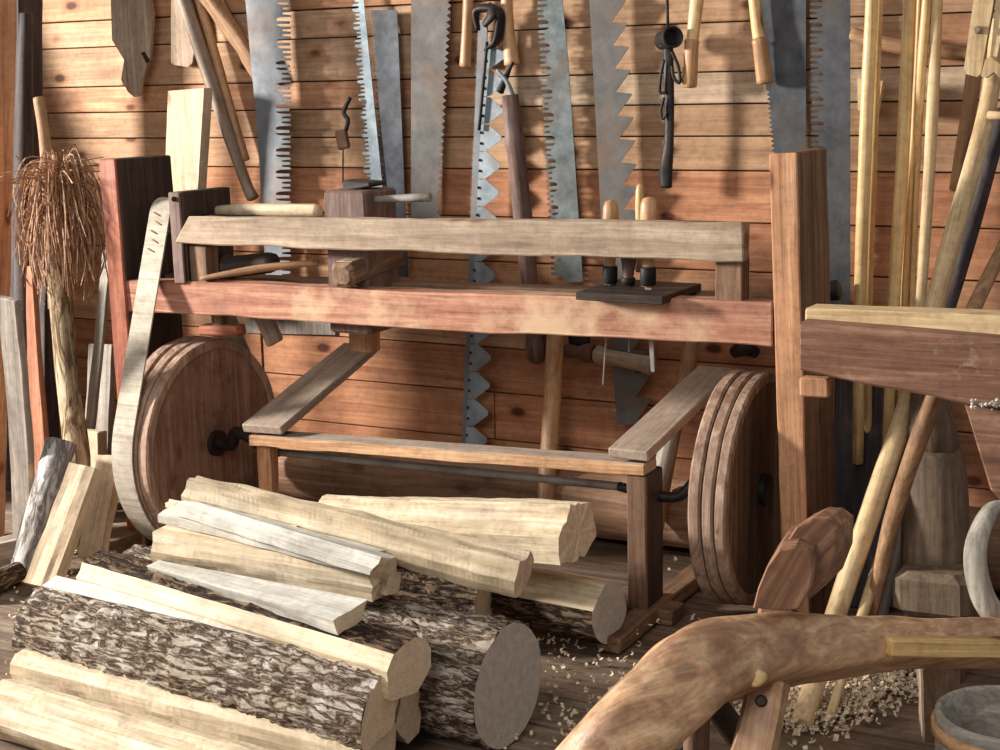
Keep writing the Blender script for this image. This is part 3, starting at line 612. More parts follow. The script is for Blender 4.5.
pp = PY(38, 180, 4.2); t = beam('dark_board', pp, PY(54, 528, 4.12), .03, .05, 'greydark', upv=(1, 0, 0), h1=.09); tag(t, 'narrow dark board leaning between orange plank and broom', 'board')
# splint broom
Y = 3.82
br = thing('splint_broom', V((PY(76, 470, 3.8).x, 3.8, 0)), 'sapling broom with bark handle and shaggy curled splints, standing head up', 'broom')
pole('stick', [PY(39, 98, Y), PY(46, 150, Y), PY(55, 250, Y)], [.02, .021, .035], 'polebrown', br)
pole('bark_handle', [PY(55, 245, Y), PY(61, 300, Y), PY(68, 380, Y-.03), PY(75, 440, Y-.08), V((PY(82, 520, Y-.15).x, Y-.15, 0))], [.034, .040, .04, .042, .045], 'birch', br, wob=.12)
def splint(rr, i):
    an = rr.uniform(0, 2*math.pi); sp = rr.uniform(.02, .17); top = rr.uniform(150, 200)
    base = PY(60+rr.uniform(-5, 5), rr.uniform(225, 255), Y)
    d = V((math.cos(an), math.sin(an), 0)); L = rr.uniform(.12, .3)
    if i < 440:
        a_ = PY(60, rr.uniform(160, 225), Y); p = [a_+d*.02, a_+d*sp*.7+V((0, 0, rr.uniform(-.02, .05))), a_+d*sp+V((0, 0, -L*.5)), a_+d*(sp*rr.uniform(.6, 1.3))+V((rr.uniform(-.02, .02), 0, -L))]
    else:
        a_ = PY(56, 200, Y); p = [a_, a_+d*sp*.8+V((0, 0, rr.uniform(.05, .12))), a_+d*sp*1.8+V((0, 0, rr.uniform(.0, .16)))]
    return p
rr = random.Random(11); vs = []; fs = []
for i in range(480):
    p = crom([V(q) for q in splint(rr, i)], 4); wv = rr.uniform(.0016, .003); th = rr.uniform(0, 3.14)
    for q in range(len(p)):
        d = (p[min(q+1, len(p)-1)]-p[max(q-1, 0)]).normalized(); s1 = d.cross(V((math.cos(th), math.sin(th), .2))).normalized(); s2 = d.cross(s1)
        k = len(vs); vs += [p[q]+s1*wv, p[q]+s2*wv*.4, p[q]-s1*wv, p[q]-s2*wv*.4]
        if q: 
            for j in range(4): fs.append((k-4+j, k-4+(j+1) % 4, k+(j+1) % 4, k+j))
o = mk('bristles', vs, fs, 'fiber', br); o['kind'] = 'stuff'; o['label'] = 'shaggy bunch of curled brown splints'
# boards behind the left post
t = beam('short_board', PY(103, 344, 4.22), V((PY(96, 520, 4.1).x, 4.1, 0)), .03, .12, 'grey', upv=(1, 0, 0)); tag(t, 'grey rough board standing behind the left flywheel and belt', 'board')
t = beam('pale_lath', PY(108, 250, 4.15), V((PY(82, 520, 4.0).x, 4.0, 0)), .015, .045, 'drift', upv=(1, 0, 0)); tag(t, 'narrow pale lath leaning left of the red lathe post', 'lath')

# ------------------------------------------------------------------ firewood
def prof_arc(r, a0, a1, n, apex=None):
    """bark arc from a0..a1 degrees (0 = away from camera (+y), 90 = up), then split faces to apex point(s)"""
    arc = [(r*math.cos(R(a0+(a1-a0)*i/n)), r*math.sin(R(a0+(a1-a0)*i/n))) for i in range(n+1)]
    return arc, list(apex or [])
def log(name, lab, p0, p1, arc, apex, bark='bark', wood_='pale', end='endpale', s0=1, s1=1, jb=.006, jw=.004, cat='log', upv=(0, 0, 1), seg=None, bend=0, twist=0, group=None, ragged=0, z0=0):
    W = frame(p0, p1, upv); L = (p1-p0).length; seg = seg or int(L/.022); s = random.random()*70
    full = arc + apex; n = len(full); na = len(arc)
    # subdivide the split faces
    ap = []; prev = arc[-1] if arc else apex[-1]; seq = (apex + [arc[0]]) if arc else apex
    src = [prev]+seq
    for a_, b_ in zip(src[:-1], src[1:]):
        m = max(2, int(math.hypot(b_[0]-a_[0], b_[1]-a_[1])/.018))
        ap += [(a_[0]+(b_[0]-a_[0])*i/m, a_[1]+(b_[1]-a_[1])*i/m) for i in range(m)]
    ap.append(src[-1])
    def pt(x, y, z, f, j, e=0):
        sc = s0+(s1-s0)*f; tw = twist*f; y, z = y*math.cos(tw)-z*math.sin(tw), y*math.sin(tw)+z*math.cos(tw)
        long = nz(x*1.2, y*22+s, z*22, 1.0)*j*2.2; fine_ = nz(x*11, y*40+s, z*40, 1.0)*j
        r_ = math.hypot(y, z)+1e-6; k = 1+(long+fine_)/max(r_, .02)
        xe = x + (nz(y*40+s, z*40, e*9, 1.0)*ragged if e else 0)
        return (xe, y*sc*k, z*sc*k+bend*math.sin(f*math.pi))
    root = thing(name, p0+(p1-p0)*.5, lab, cat, group) if False else None
    allring = ap[:-1] + (arc[:] if arc else [])  # closed outline: split faces then bark
    # body = split faces + two ends in one object
    rings = []; nn = len(ap)
    for i in range(seg+1):
        f = i/seg; e = 1 if i in (0, seg) else 0
        rings.append([pt(f*L, y, z, f, jw, (1 if i == 0 else 2)*e) for y, z in ap])
    vs = [v for r in rings for v in r]; fs = []
    if len(ap) > 2 or not arc:
        for i in range(seg):
            for j in range(nn-1):
                a_ = i*nn+j; fs.append((a_, a_+nn, a_+nn+1, a_+1))
    if arc:
        if apex or True:
            body = mk(name, vs, fs, wood_, None, W, False)
    else:
        body = mk(name, vs, fs, wood_, None, W, False)
    tag(body, lab, cat, group)
    if arc:
        m = max(na-1, 1)*2; full_arc = [(math.hypot(*arc[0])*0, 0)]
        sub = []
        for a_, b_ in zip(arc[:-1], arc[1:]):
            sub += [a_, ((a_[0]+b_[0])/2, (a_[1]+b_[1])/2)]
        sub.append(arc[-1]); nb = len(sub); seg2 = seg*2; vs = []; fs = []
        for i in range(seg2+1):
            f = i/seg2; x = f*L
            for q, (y, z) in enumerate(sub):
                dd = noise.turbulence(V((x*26, y*75+s, z*75)), 3, False)*jb*1.5
                if q in (0, nb-1) : dd *= .05
                X, Y_, Z_ = pt(x, y, z, f, .002, (1 if i == 0 else 2) if i in (0, seg2) else 0); r_ = math.hypot(y, z)
                vs.append((X, Y_*(1+dd/r_), Z_+z*dd/r_))
        for i in range(seg2):
            for j in range(nb-1):
                a_ = i*nb+j; fs.append((a_, a_+nb, a_+nb+1, a_+1))
        mk('bark', vs, fs, bark, body, W, True)['label'] = 'rough furrowed bark'
    # ends: a fan in a mesh of its own
    for e, i in ((0, 0), (1, seg)):
        f = i/seg; ring = [pt(f*L, y, z, f, jw, e+1) for y, z in ap[:-1]]
        if arc: ring += [pt(f*L, y, z, f, .002, e+1) for y, z in arc[:-1]] if True else []
        if arc: ring = [pt(f*L, y, z, f, .002, e+1) for y, z in arc] + [pt(f*L, y, z, f, jw, e+1) for y, z in ap[1:-1]]
        c = (sum(v[0] for v in ring)/len(ring), sum(v[1] for v in ring)/len(ring), sum(v[2] for v in ring)/len(ring))
        vs = [c]+ring; m = len(ring)
        fs = [(0, 1+j, 1+(j+1) % m) if e else (0, 1+(j+1) % m, 1+j) for j in range(m)]
        mk('cut_end', vs, fs, end, body, W, False)
    return body
def full_log(name, lab, p0, p1, r, bark, **k):
    arc = [(r*math.cos(R(a_)), r*math.sin(R(a_))) for a_ in range(-90, 271, 8)]
    # opens and closes at the bottom: continuous ring
    return log(name, lab, p0, p1, arc, [], bark, **k)
LOGS = 'split logs heaped on the floor'
# A
full_log('round_log', 'thick unsplit log with furrowed grey bark and sawn grey end', PZ(135, 599, .155), PZ(509, 686, .15), .147, 'bark', end='end', jb=.009, s0=1.0)
def slab(r, a0, a1, n=10, apex=()): return [(r*math.cos(R(a0+(a1-a0)*i/n)), r*math.sin(R(a0+(a1-a0)*i/n))) for i in range(n+1)], list(apex)
# B : bark faces the camera, narrow split face on top
arc = [(.005, .07), (-.015, .068), (-.045, .05), (-.075, .02), (-.095, -.02), (-.10, -.06), (-.09, -.10)][::1]
log('split_log', 'split log showing broad bark side and a pale strip along its top', PZ(42, 612, .20), PZ(388, 700, .20), arc, [(.02, -.06), (.055, .04), (.055, .082)], wood_='white', end='endpale', jb=.009)
# C
arc = [(.085, -.02), (.09, .02), (.07, .05), (.035, .062), (-.005, .058), (-.035, .045)]
log('split_log', 'dark ridged split log between the round log and the bark slab', PZ(95, 576, .275), PZ(405, 669, .265), arc, [(-.06, .012), (-.05, -.06), (.04, -.07)], bark='barkdark', wood_='pale', jb=.007)
# D1, D2
log('split_log', 'pale split log without bark lying below the bark slab', PZ(32, 664, .09), PZ(376, 752, .09), [], [(.08, .04), (.01, .055), (-.05, .045), (-.075, .0), (-.06, -.07), (.06, -.07), (.08, .04)], jw=.006)
log('split_log', 'pale split log nearest the camera at the lower left corner', PZ(-2, 700, .065), PZ(330, 800, .065), [], [(.07, .035), (.02, .05), (-.05, .035), (-.085, -.01), (-.06, -.06), (.06, -.06), (.07, .035)], jw=.006)
log('split_log', 'small triangular split log ending beside the round log', PZ(230, 660, .12), PZ(410, 712, .12), [], [(.055, .04), (-.03, .055), (-.05, -.02), (-.01, -.075), (.03, -.06), (.055, .04)], wood_='pale', jw=.004)
# F spear
log('split_billet', 'spear shaped pale billet lying on the bark of the round log', PZ(152, 566, .335), PZ(348, 620, .345), [], [(.065, .03), (-.045, .012), (-.035, -.028), (.04, -.012), (.065, .03)], s0=.35, s1=1, jw=.003, wood_='white')
# G
log('split_billet', 'pale billet with brown streaks, lowest of the upper heap', PZ(165, 541, .38), PZ(382, 577, .37), [], [(.06, .03), (.03, .05), (-.04, .035), (-.06, -.01), (-.05, -.045), (.04, -.05), (.06, .03)], jw=.006, ragged=.02)
log('split_billet', 'white sliver billet fanned out on the upper heap', PZ(176, 512, .44), PZ(372, 560, .42), [], [(.05, .012), (-.01, .022), (-.055, .006), (-.05, -.016), (.05, -.014), (.05, .012)], wood_='white', jw=.004, ragged=.03)
log('split_billet', 'thin white stave with jagged left tip under the longest billet', PZ(188, 505, .47), PZ(384, 566, .43), [], [(.04, .012), (-.01, .022), (-.04, .006), (-.04, -.016), (.04, -.014), (.04, .012)], wood_='white', jw=.003, ragged=.03)
log('split_billet', 'short pointed splinter poking out left of the upper heap', PZ(170, 503, .45), PZ(300, 530, .44), [], [(.03, .01), (0, .022), (-.03, .006), (-.03, -.016), (.03, -.014), (.03, .01)], s0=.5, jw=.003, ragged=.02)
log('split_billet', 'small billet end peeping out behind the streaked billet', PZ(300, 565, .36), PZ(394, 584, .35), [], [(.035, .02), (.0, .032), (-.03, .02), (-.035, -.02), (.02, -.03), (.035, .02)], jw=.003)
# H
log('split_billet', 'longest pale billet lying across the top of the heap', PZ(192, 491, .50), PZ(524, 575, .38), [], [(.055, .02), (.03, .048), (-.03, .04), (-.055, .0), (-.04, -.045), (.03, -.05), (.055, .02)], s0=.85, jw=.007, seg=70, ragged=.006)
# J
log('split_log', 'big quartered pale log behind the longest billet under the treadle frame', PZ(330, 522, .29), PZ(578, 534, .355), [], [(.12, -.03), (.09, .06), (-.02, .085), (-.11, .02), (-.12, -.05), (.02, -.07), (.12, -.03)], jw=.007, ragged=.01)
arc = [(.085*math.cos(R(a_)), .085*math.sin(R(a_))) for a_ in range(200, 361, 10)][::1]
# K half log: bark below
arcK = [(.1*math.cos(R(a_)), .1*math.sin(R(a_))) for a_ in range(170, 345, 12)]
log('split_log', 'half log with flat pale top and dark bark belly beside the treadle leg', PZ(510, 588, .13), PZ(610, 607, .13), arcK[::-1][::-1], [(.07, .05), (-.03, .075)], bark='barkdark', wood_='pale', end='end', jb=.005)
arcL = [(.11*math.cos(R(a_)), .11*math.sin(R(a_))) for a_ in range(-90, 271, 10)]
log('round_log', 'short dark barked log hidden under the longest billet', PZ(300, 572, .13), PZ(492, 600, .12), arcL, [], bark='barkdark', end='endpale', jb=.008)
# L leaning billets at left
def lean(name, lab, top, bot, prof, wood_, arc=None, bark='birch', upv=(.3, -1, .2), **k):
    return log(name, lab, bot, top, arc or [], prof, bark=bark, wood_=wood_, upv=upv, **k)
arcM = [(-.055, -.01), (-.05, .02), (-.025, .04), (.01, .045), (.04, .03)]
lean('leaning_billet', 'leaning split billet with silvery grey bark, leftmost of the leaning wood', PY(60, 442, 3.62), PZ(22, 572, .015), [(.05, -.01), (.0, -.04), (-.055, -.01)], 'pale', arcM, bark='silver', s0=.8)
lean('leaning_billet', 'wide bright creamy billet leaning in front of the barked one', PY(86, 468, 3.5), PZ(42, 588, .02), [(.05, .03), (-.05, .035), (-.055, -.01), (.0, -.035), (.055, -.01), (.05, .03)], 'pale2', None)
lean('leaning_billet', 'narrow creamy billet leaning between bright billet and flywheel belt', PY(112, 458, 3.75), PZ(92, 560, .02), [(.04, .03), (-.04, .03), (-.045, -.01), (.0, -.03), (.045, -.01), (.04, .03)], 'pale2', None)
t = beam('short_offcut', PY(90, 430, 4.0), PZ(92, 520, 0.0), .05, .12, 'pale2', upv=(1, 0, 0)); tag(t, 'squat pale offcut standing on end behind the leaning billets', 'offcut')
p = PZ(0, 590, .03); t = pole('dark_stick', [PZ(-25, 592, .035), PZ(18, 572, .035)], [.04, .035], 'barkdark', wob=.1); tag(t, 'short dark barked branch end on the floor at the left edge', 'branch')
t = beam('floor_sill', PZ(-30, 560, .04), PZ(30, 545, .04), .08, .08, 'grey'); tag(t, 'grey sawn timber lying at the foot of the left corner', 'timber')
WORLD = .36; E1 = 760; E2 = 70; EXPO = 0.1
# ------------------------------------------------------------------ right side poles
def rpole(name, lab, pts, rad, mat, cat='pole', group=None, **k):
    P_ = [PY(x, y, Y) for x, y, Y in pts]
    o = pole(name, P_, rad, mat, **k); tag(o, lab, cat, group); return o
G_ = 'peeled poles hanging beside the saws'
rpole('peeled_pole', 'thick glossy yellow pole nearest the slate grey saw', [(873, -25, 4.35), (866, 130, 4.35), (860, 300, 4.35), (858, 463, 4.35)], [.018, .019, .018, .016], 'bamboo', group=G_)
rpole('peeled_pole', 'thin pole tucked right behind the thick glossy one', [(880, -25, 4.42), (874, 130, 4.42), (868, 300, 4.42), (868, 490, 4.42)], [.012, .013, .014, .012], 'bamboo', group=G_)
rpole('peeled_pole', 'yellow brown pole, leftmost in the group of four beside the wall gap', [(911, -25, 4.4), (904, 130, 4.4), (894, 300, 4.4), (887, 460, 4.4)], [.018, .019, .018, .016], 'bamboo', group=G_)
rpole('peeled_pole', 'slender crooked yellow pole, second in the group of four', [(921, -25, 4.44), (914, 130, 4.44), (908, 200, 4.44), (903, 320, 4.44), (899, 420, 4.44)], [.009, .010, .013, .013, .012], 'bamboo', group=G_)
rpole('peeled_pole', 'yellow pole with an elbow, third in the group of four', [(929, -25, 4.38), (920, 90, 4.4), (916, 180, 4.46), (911, 320, 4.46), (906, 420, 4.46)], [.013, .014, .011, .010, .010], 'bamboo', group=G_)
rpole('peeled_pole', 'pale yellow pole, rightmost in the group of four', [(938, -25, 4.4), (932, 120, 4.4), (925, 240, 4.4), (919, 320, 4.4), (912, 420, 4.4)], [.016, .017, .016, .014, .013], 'poletan', group=G_)
# leaning ones
def lpole(name, lab, top, bot, rad, mat, mid=None, **k):
    pts = [top] + ([mid] if mid else []) + [bot]; o = pole(name, pts, rad, mat, **k); tag(o, lab, 'pole'); return o
lpole('ash_shaft', 'thick creamy curved shaft leaning from upper right down to the floor', PY(1006, -20, 4.4), PZ(800, 727, .01), [.028, .034, .042, .036], 'poletan', None) if False else None
o = pole('ash_shaft', [PY(999, 20, 4.38), PY(987, 110, 4.34)]+[PY(949, 250, 4.18), PY(912, 390, 3.97), PY(875, 500, 3.81), PY(837, 611, 3.65), PZ(802, 724, .015)], [.022, .024, .026, .027, .028, .028, .027], 'poletan', wob=.02); tag(o, 'thick creamy curved shaft leaning from upper right down to the floor', 'pole')
o = pole('grey_shaft', [PY(1004, 110, 4.46), PY(965, 250, 4.42), PY(915, 420, 4.36), PY(886, 560, 4.28), PZ(876, 622, .01)], [.022, .024, .02, .018, .018], 'greydark'); tag(o, 'dark grey pole leaning right behind the creamy shaft', 'pole')
o = pole('brown_shaft', [PY(1010, 235, 4.2), PY(975, 305, 4.0), PY(934, 400, 3.76), PY(898, 500, 3.74), PY(874, 600, 3.73), PZ(864, 664, .015)], [.018, .02, .023, .022, .018, .015], 'polebrown'); tag(o, 'brown pole crossing behind the creamy shaft under the bench', 'pole')
o = pole('tan_stick', [PY(925, 400, 4.35), PY(905, 480, 4.1), PZ(828, 722, .01)], [.013, .018, .012], 'poletan'); tag(o, 'thin tan stick between the creamy shaft and brown pole', 'stick')
o = pole('tan_stick', [PY(915, 470, 4.2), PY(895, 560, 4.05), PZ(876, 640, .01)], [.012, .015, .014], 'drift'); tag(o, 'short greyish stick leaning right of the brown pole', 'stick')
o = pole('brown_shaft', [PY(982, 10, 4.48), PY(972, 90, 4.48), PY(955, 190, 4.48)], [.024, .022, .018], 'polebrown'); tag(o, 'brown round handle hanging below the flat light yoke', 'handle')
# yoke / grain cradle upper right
Y = 4.28
t = thing('wooden_yoke', PY(980, 77, Y), 'flat light wooden bar with rounded end and carved hook, top right corner', 'yoke')
pxplate('flat_bar', [(977, -25), (964, 68), (966, 74), (977, 77), (981, 73), (998, -25)], Y, .03, 'poletan', t)
pxplate('hook', [(985, 60), (990, 56), (1000, 64), (1010, 66), (1010, 78), (1000, 78), (994, 72), (986, 78), (981, 76)], Y-.02, .03, 'poletan', t)
pole('peg', [PY(988, 115, Y), PY(1010, 116, Y)], .011, 'poletan', t, n=1)
pole('peg', [PY(977, 30, Y-.02), PY(978, 30, Y+.03)], .01, 'tan', t, n=1)
pxplate('side_bar', [(998, -20), (990, 60), (996, 62), (1012, -20)], Y+.01, .02, 'poletan', t)
t = pxplate('wood_wedge', [(857, 78), (883, 81), (877, 113), (858, 110)], 4.48, .03, 'poletan'); tag(t, 'small light wooden wedge block behind the thick yellow pole', 'wedge')
o = pole('cross_stick', [PY(852, 34, 4.54), PY(900, 46, 4.54), PY(1005, 58, 4.54)], [.02, .024, .02], 'polebrown'); tag(o, 'brown stick fixed level to the wall behind the yellow poles', 'stick')
# rusty wheel hub behind the post
o = pole('iron_lump', [PY(822, 292, 4.3), PY(838, 290, 4.3)], [.03, .03], 'iron', n=2); tag(o, 'dark iron lump on the wall behind the right lathe post', 'iron fitting')

# ------------------------------------------------------------------ dark bench on the right
YB = 3.42
bt0 = PY(801, 322, YB); bb0 = PY(801, 372, YB); 
dx = lambda px, py: PY(px, py, YB)
bench = thing('joiner_bench', V((-.6, YB+.12, 0)), 'dark scuffed beam bench with tapered underside reaching in from the right', 'bench')
# beam outline in the front plane, extruded back
def bevplate(name, px, Y, thick, mat, parent, ax=V((1, 0, 0)), c=.006):
    pts = [PY(x, y, Y) for x, y in px]; o = pts[0].copy()
    W = frame(o, o+ax, (0, -1, 0)); Wi = W.inverted(); lp = [Wi @ p for p in pts]
    a_ = sum(lp[i].x*lp[(i+1) % len(lp)].y-lp[(i+1) % len(lp)].x*lp[i].y for i in range(len(lp)))
    if a_ < 0: lp = lp[::-1]
    cx = sum(p.x for p in lp)/len(lp); cy = sum(p.y for p in lp)/len(lp)
    ins = []; n = len(lp)
    for i in range(n):
        p = lp[i]; a = (lp[i-1]-p).normalized(); b = (lp[(i+1) % n]-p).normalized(); 
        e1 = V((-(p-lp[i-1]).y, (p-lp[i-1]).x)).normalized(); e2 = V((-(lp[(i+1) % n]-p).y, (lp[(i+1) % n]-p).x)).normalized(); nn = (e1+e2).normalized()
        ins.append((p.x+nn.x*c, p.y+nn.y*c))
    rings = [[(x, y, -thick) for x, y in ins], [(p.x, p.y, -thick+c) for p in lp], [(p.x, p.y, -c) for p in lp], [(x, y, 0) for x, y in ins]]
    return loft(name, rings, mat, parent, W)
bevplate('beam', [(799, 323), (900, 331), (1000, 340), (1100, 349), (1100, 420), (968, 406), (935, 397), (870, 386), (799, 370)], YB, .26, 'bench', bench)
leg = bevplate('leg', [(964, 404), (1012, 410), (1020, 520), (1015, 600), (1008, 600), (999, 500), (990, 490)], YB+.03, .12, 'bench', bench)
o = beam('leg', PY(1060, 400, YB+.1), V((PY(1060, 400, YB+.1).x+.05, YB+.1, 0)), .1, .1, 'bench', bench)
o = beam('foot_block', PY(816, 377, YB+.16), PY(816, 396, YB+.16), .04, .07, 'post', bench, upv=(1, 0, 0))
pa = PY(803, 317, YB+.06); pb = PY(1110, 329, YB+.06)
t = beam('bench_board', pa+V((0, .06, -.006)), pb+V((0, .06, -.006)), .09, .05, 'poletan', rough=.001); tag(t, 'light clean board lying along the top of the dark bench', 'board')
# hint of lint on the leg top
vs = []; fs = []; rr = random.Random(2)
lint0 = PY(985, 404, YB-.01)
for i in range(45):
    c = lint0+V((rr.uniform(-.03, .08), rr.uniform(-.012, .0), rr.uniform(-.01, .012))); r_ = rr.uniform(.003, .006); k = len(vs)
    for d in ((r_, 0, 0), (0, r_, 0), (-r_, 0, 0), (0, -r_, 0), (0, 0, r_), (0, 0, -r_)): vs.append(c+V(d))
    for f in ((0, 1, 4), (1, 2, 4), (2, 3, 4), (3, 0, 4), (1, 0, 5), (2, 1, 5), (3, 2, 5), (0, 3, 5)): fs.append(tuple(k+q for q in f))
o = mk('dust_fluff', vs, fs, 'white', bench); o['kind'] = 'stuff'; o['label'] = 'white fluff caught on the bench edge'

# ------------------------------------------------------------------ stump / maul, driftwood, tub
ms = PZ(935, 650, 0); YS = ms.y
st = thing('hewn_stump', V((PY(935, 600, 3.75).x, 3.75, 0)), 'tall smooth brown wooden form standing on a squared block under the bench', 'wooden form')
Y = 3.85
def ringpath(name, secs, mat, parent, sides=20):
    """secs: (pxl, pxr, py, Y, depth)"""
    rings = []
    o = PY((secs[0][0]+secs[0][1])/2, secs[0][2], secs[0][3]); e = PY((secs[-1][0]+secs[-1][1])/2, secs[-1][2], secs[-1][3])
    W = frame(o, e, (0, -1, 0)); Wi = W.inverted()
    for l, r_, y, Y_, d in secs:
        a = PY(l, y, Y_); b = PY(r_, y, Y_); c = (a+b)/2; hw = (b.x-a.x)/2
        ring = []
        for j in range(sides):
            an = 2*math.pi*j/sides; cs = math.cos(an); sn = math.sin(an); e_ = .7
            ring.append(Wi @ (c+V((math.copysign(abs(cs)**e_, cs)*hw, math.copysign(abs(sn)**e_, sn)*d, 0))))
        rings.append(ring)
    return loft(name, rings, mat, parent, W, True)
ringpath('body', [(922, 950, 448, 3.93, .06), (912, 960, 450, 3.93, .09), (906, 964, 462, 3.93, .1), (904, 967, 500, 3.92, .1), (903, 968, 540, 3.9, .1), (903, 968, 585, 3.88, .1)], 'stump', st)
o = ringpath('neck', [(912, 960, 458, 3.95, .08), (908, 955, 425, 3.96, .08), (912, 946, 395, 3.98, .07), (918, 940, 350, 4.0, .06)], 'stump', st)
b0 = PY(933, 571, 3.75); b1 = PY(933, 616, 3.75)
beam('block', b0+V((0, .06, 0)), b1+V((0, .06, -.0)), .2, .19, 'stump', st, upv=(1, 0, 0), c=.02, rough=.003)
beam('pedestal', V((b1.x, 3.82, b1.z-.001)), V((b1.x, 3.82, 0)), .16, .15, 'brown', st, upv=(1, 0, 0))
t = pole('driftwood_piece', [P(1010, 505, 3.25), P(990, 512, 3.25), P(976, 550, 3.22), P(982, 595, 3.2), P(1000, 625, 3.2), P(1010, 660, 3.2)], [.010, .019, .023, .025, .027, .028], 'drift', wob=.1); tag(t, 'curved pale grey driftwood limb under the bench at the right edge', 'driftwood')
# tub
tc = P(985, 730, 2.6); tcz = tc.z
def tub():
    q = P(1010, 714, 2.7); r_ = .13; c = V((q.x, q.y, 0)); zt_ = q.z
    root = thing('wooden_tub', c, 'round pale wooden tub with bent rim in the lower right corner', 'tub')
    n = 40
    rings = []
    for z, r in ((.0, r_*.9), (zt_*.5, r_*.95), (zt_, r_), (zt_+.004, r_-.006), (zt_, r_-.012), (zt_-.3, r_-.022), (zt_-.31, .01)):
        rings.append([(math.cos(2*math.pi*j/n)*r, math.sin(2*math.pi*j/n)*r, z) for j in range(n)])
    loft('side', rings, 'drift', root, Matrix.Translation(c), True)
    for z in (zt_-.03, zt_-.2):
        pass
    for z in (zt_-.03, zt_-.2):
        rings = [[(math.cos(2*math.pi*j/n)*r, math.sin(2*math.pi*j/n)*r, z+dz) for j in range(n)] for r, dz in ((r_+.0005, -.012), (r_+.006, -.011), (r_+.006, .011), (r_+.0005, .012))]
        loft('hoop', rings, 'handle', root, Matrix.Translation(c), True, caps=False)
tub()

# ------------------------------------------------------------------ shaving horse
def D(px, py, d): return P(px, py, d)
sh_ = thing('shaving_horse', V((D(800, 660, 2.8).x, D(800, 660, 2.8).y, 0)), 'rustic shaving horse made from a crooked polished log, lower right foreground', 'shaving horse')
fl = D(520, 860, 2.62); 
body = pole('log_body', [PZ(470, 905, .02), D(600, 764, 2.62), D(662, 700, 2.68), D(702, 664, 2.75), D(760, 653, 2.82), D(860, 646, 2.92), D(950, 643, 3.0), D(1090, 644, 3.10)], [.062, .068, .076, .083, .080, .068, .064, .064], 'horse', sh_, sides=32, n=10, wob=.08, flat=[1, 1, .98, .95, .88, .74, .66, .66], sq=.7)
o = beam('rest_board', D(886, 646, 2.862), D(1080, 648, 3.01), .04, .034, 'bamboo', sh_, rough=.001); tag(o, 'clean light board let into the top')
# swing arm with dumbhead
def hedron(name, pxl, d0, d1, mat, parent):
    """outline in pixels at depth d0, pushed back along the horizontal view direction"""
    back = V((fw.x, fw.y, 0)).normalized()*(d1-d0) + V((rt.x, rt.y, 0)).normalized()*.05
    pts = [P(x, y, d0) for x, y in pxl]; o = pts[0].copy(); W = frame(pts[-1], pts[len(pts)//2]); Wi = W.inverted()
    c = sum(pts, V())/len(pts); r1 = [Wi @ p for p in pts]; r2 = [Wi @ (p+back) for p in pts]; r0_ = [Wi @ (c+(p-c)*.93-back*.06) for p in pts]; r3 = [Wi @ (c+back+(p-c)*.93+back*.04) for p in pts]
    o = loft(name, [r0_, r1, r2, r3], mat, parent, W); return o
arm_lo = D(762, 765, 2.74); arm_hi = D(785, 590, 2.82)
hd = hedron('dumbhead', [(753, 608), (758, 588), (767, 566), (780, 548), (796, 545), (813, 551), (814, 570), (811, 588), (800, 609), (778, 610)], 2.76, 2.9, 'horsedark', sh_); tag(hd, 'hewn red brown clamping head')
hd2 = hedron('head_top', [(782, 549), (797, 526), (812, 519), (826, 520), (837, 528), (836, 556), (826, 582), (808, 600), (806, 560)], 2.81, 2.89, 'horsedark', sh_)
arm = beam('swing_arm', D(780, 604, 2.86), D(773, 652, 2.84), .045, .072, 'horsedark', sh_, upv=(1, 0, 0), c=.008)
beam('swing_arm', D(769, 676, 2.79), D(744, 800, 2.73), .055, .072, 'horse', sh_, upv=(1, 0, 0), c=.01, rough=.004)
pole('peg', [D(755, 678, 2.71), D(768, 670, 2.80)], [.017, .015], 'bamboo', sh_, n=2)
pole('pin_hole', [D(761, 701, 2.745), D(761, 701, 2.77)], .011, 'iron', sh_, n=1)
beam('mortise', D(729, 629, 2.80), D(740, 629, 2.81), .03, .022, 'iron', sh_, c=.002)
beam('mortise', D(794, 630, 2.865), D(806, 630, 2.875), .035, .022, 'iron', sh_, c=.002)
pole('leg', [D(698, 690, 2.80), D(696, 760, 2.80), PZ(694, 880, .0)], [.024, .025, .026], 'brown', sh_)
pole('leg', [D(705, 690, 2.86), D(745, 745, 2.95), PZ(790, 800, .0)], [.026, .026, .024], 'dark', sh_)
beam('leg', D(938, 655, 3.06), D(938, 730, 3.42), .06, .078, 'tan', sh_, upv=(rt.x, rt.y, 0))

t = beam('shade_panel', PY(870, 372, 4.5), PZ(868, 608, 0.0), .03, .21, 'greydark', upv=(1, 0, 0)); tag(t, 'wide dark panel added for the shade behind the poles below the dark bench', 'board')  # dark panel added in place of the wall's shade under the bench
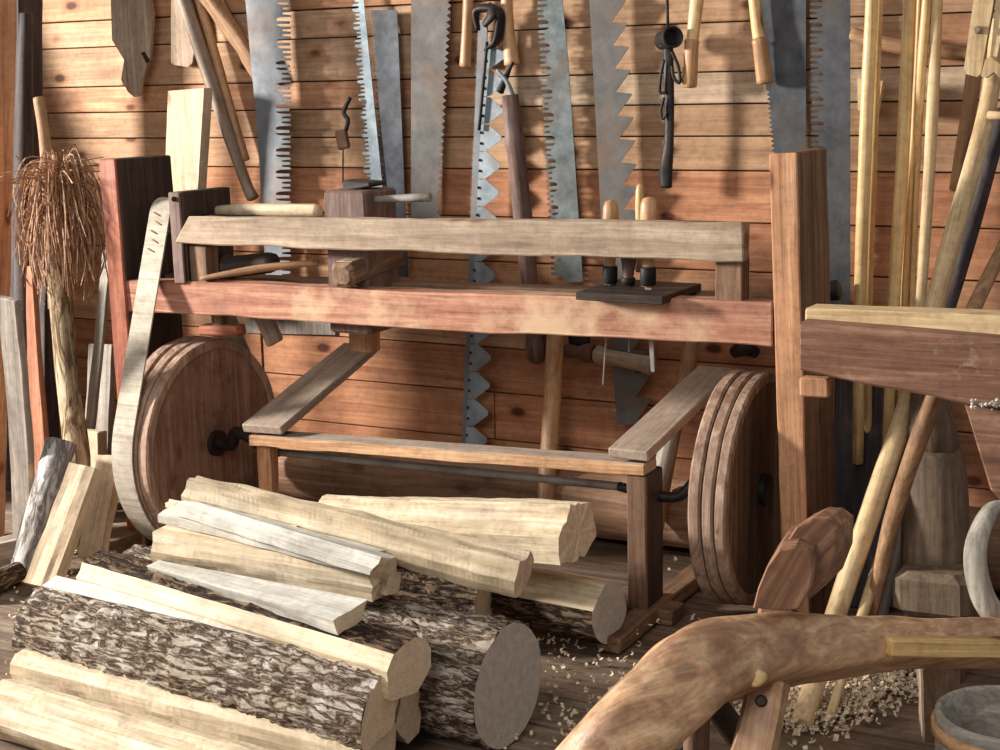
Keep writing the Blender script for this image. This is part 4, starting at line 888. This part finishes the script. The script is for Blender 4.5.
# ------------------------------------------------------------------ shavings
def shavings(name, lab, spots, n, seed, size=(.006, .022)):
    rr = random.Random(seed); vs = []; fs = []
    for i in range(n):
        x, y, sx, sy = rr.choice(spots)
        p = PZ(x+rr.gauss(0, sx), y+rr.gauss(0, sy), 0); 
        if p.y > 4.4: continue
        L = rr.uniform(*size); w_ = rr.uniform(.002, .006); an = rr.uniform(0, 6.28); curl = rr.uniform(.5, 5); d = V((math.cos(an), math.sin(an), 0)); s_ = V((-d.y, d.x, rr.uniform(-.4, .4))); z = rr.uniform(.001, .03)
        k = len(vs); m = 5; q = V((p.x, p.y, z)); ang = 0
        for j in range(m+1):
            vs += [q+s_*w_, q-s_*w_]
            if j: fs.append((k+2*j-2, k+2*j-1, k+2*j+1, k+2*j))
            ang = curl*j/m; q = q + (d*math.cos(ang)+V((0, 0, abs(math.sin(ang)))))*(L/m)
    o = mk(name, vs, fs, 'shav'); tag(o, lab, 'shavings', kind='stuff')
    so = o.modifiers.new('solid', 'SOLIDIFY'); so.thickness = .0008
shavings('wood_shavings', 'heap of curled wood shavings under the poles at the right', [(850, 690, 35, 14), (880, 675, 25, 10), (820, 700, 25, 12), (800, 715, 30, 12)], 3000, 1)
shavings('scattered_shavings', 'loose chips and shavings strewn over the floor by the logs', [(600, 680, 40, 25), (640, 700, 50, 25), (560, 640, 20, 15), (660, 600, 20, 30), (560, 720, 30, 20)], 260, 2)
shavings('bark_crumbs', 'bark crumbs and chips on the floor at the left edge', [(30, 620, 30, 25), (60, 560, 25, 25)], 160, 4, (.005, .015))

# ------------------------------------------------------------------ light
sc = bpy.context.scene
w = bpy.data.worlds.new('w'); sc.world = w; w.use_nodes = True
bg = w.node_tree.nodes['Background']; bg.inputs[0].default_value = (.95, .97, 1, 1); bg.inputs[1].default_value = WORLD
def area(name, loc, tgt, sx, sy, e, colr):
    l = bpy.data.lights.new(name, 'AREA'); l.shape = 'RECTANGLE'; l.size = sx; l.size_y = sy; l.energy = e; l.color = colr
    o = bpy.data.objects.new(name, l); col.objects.link(o); o.location = loc
    o.rotation_euler = (V(tgt)-V(loc)).to_track_quat('-Z', 'Y').to_euler()
area("open_door_daylight", (-7.2, 1.5, 2.35), (-2.2, 4.2, .8), .5, .75, E1, (1, .98, .94))
area('front_fill', (-1.5, -1.2, 3.0), (-2.2, 4.0, .6), 2.0, 1.4, E2, (1, .98, .96))  # soft fill added from the front, no window known there
sc.view_settings.view_transform = 'Standard'; sc.view_settings.look = 'None'; sc.view_settings.gamma = 1
sc.view_settings.use_curve_mapping = False; sc.view_settings.exposure = EXPO
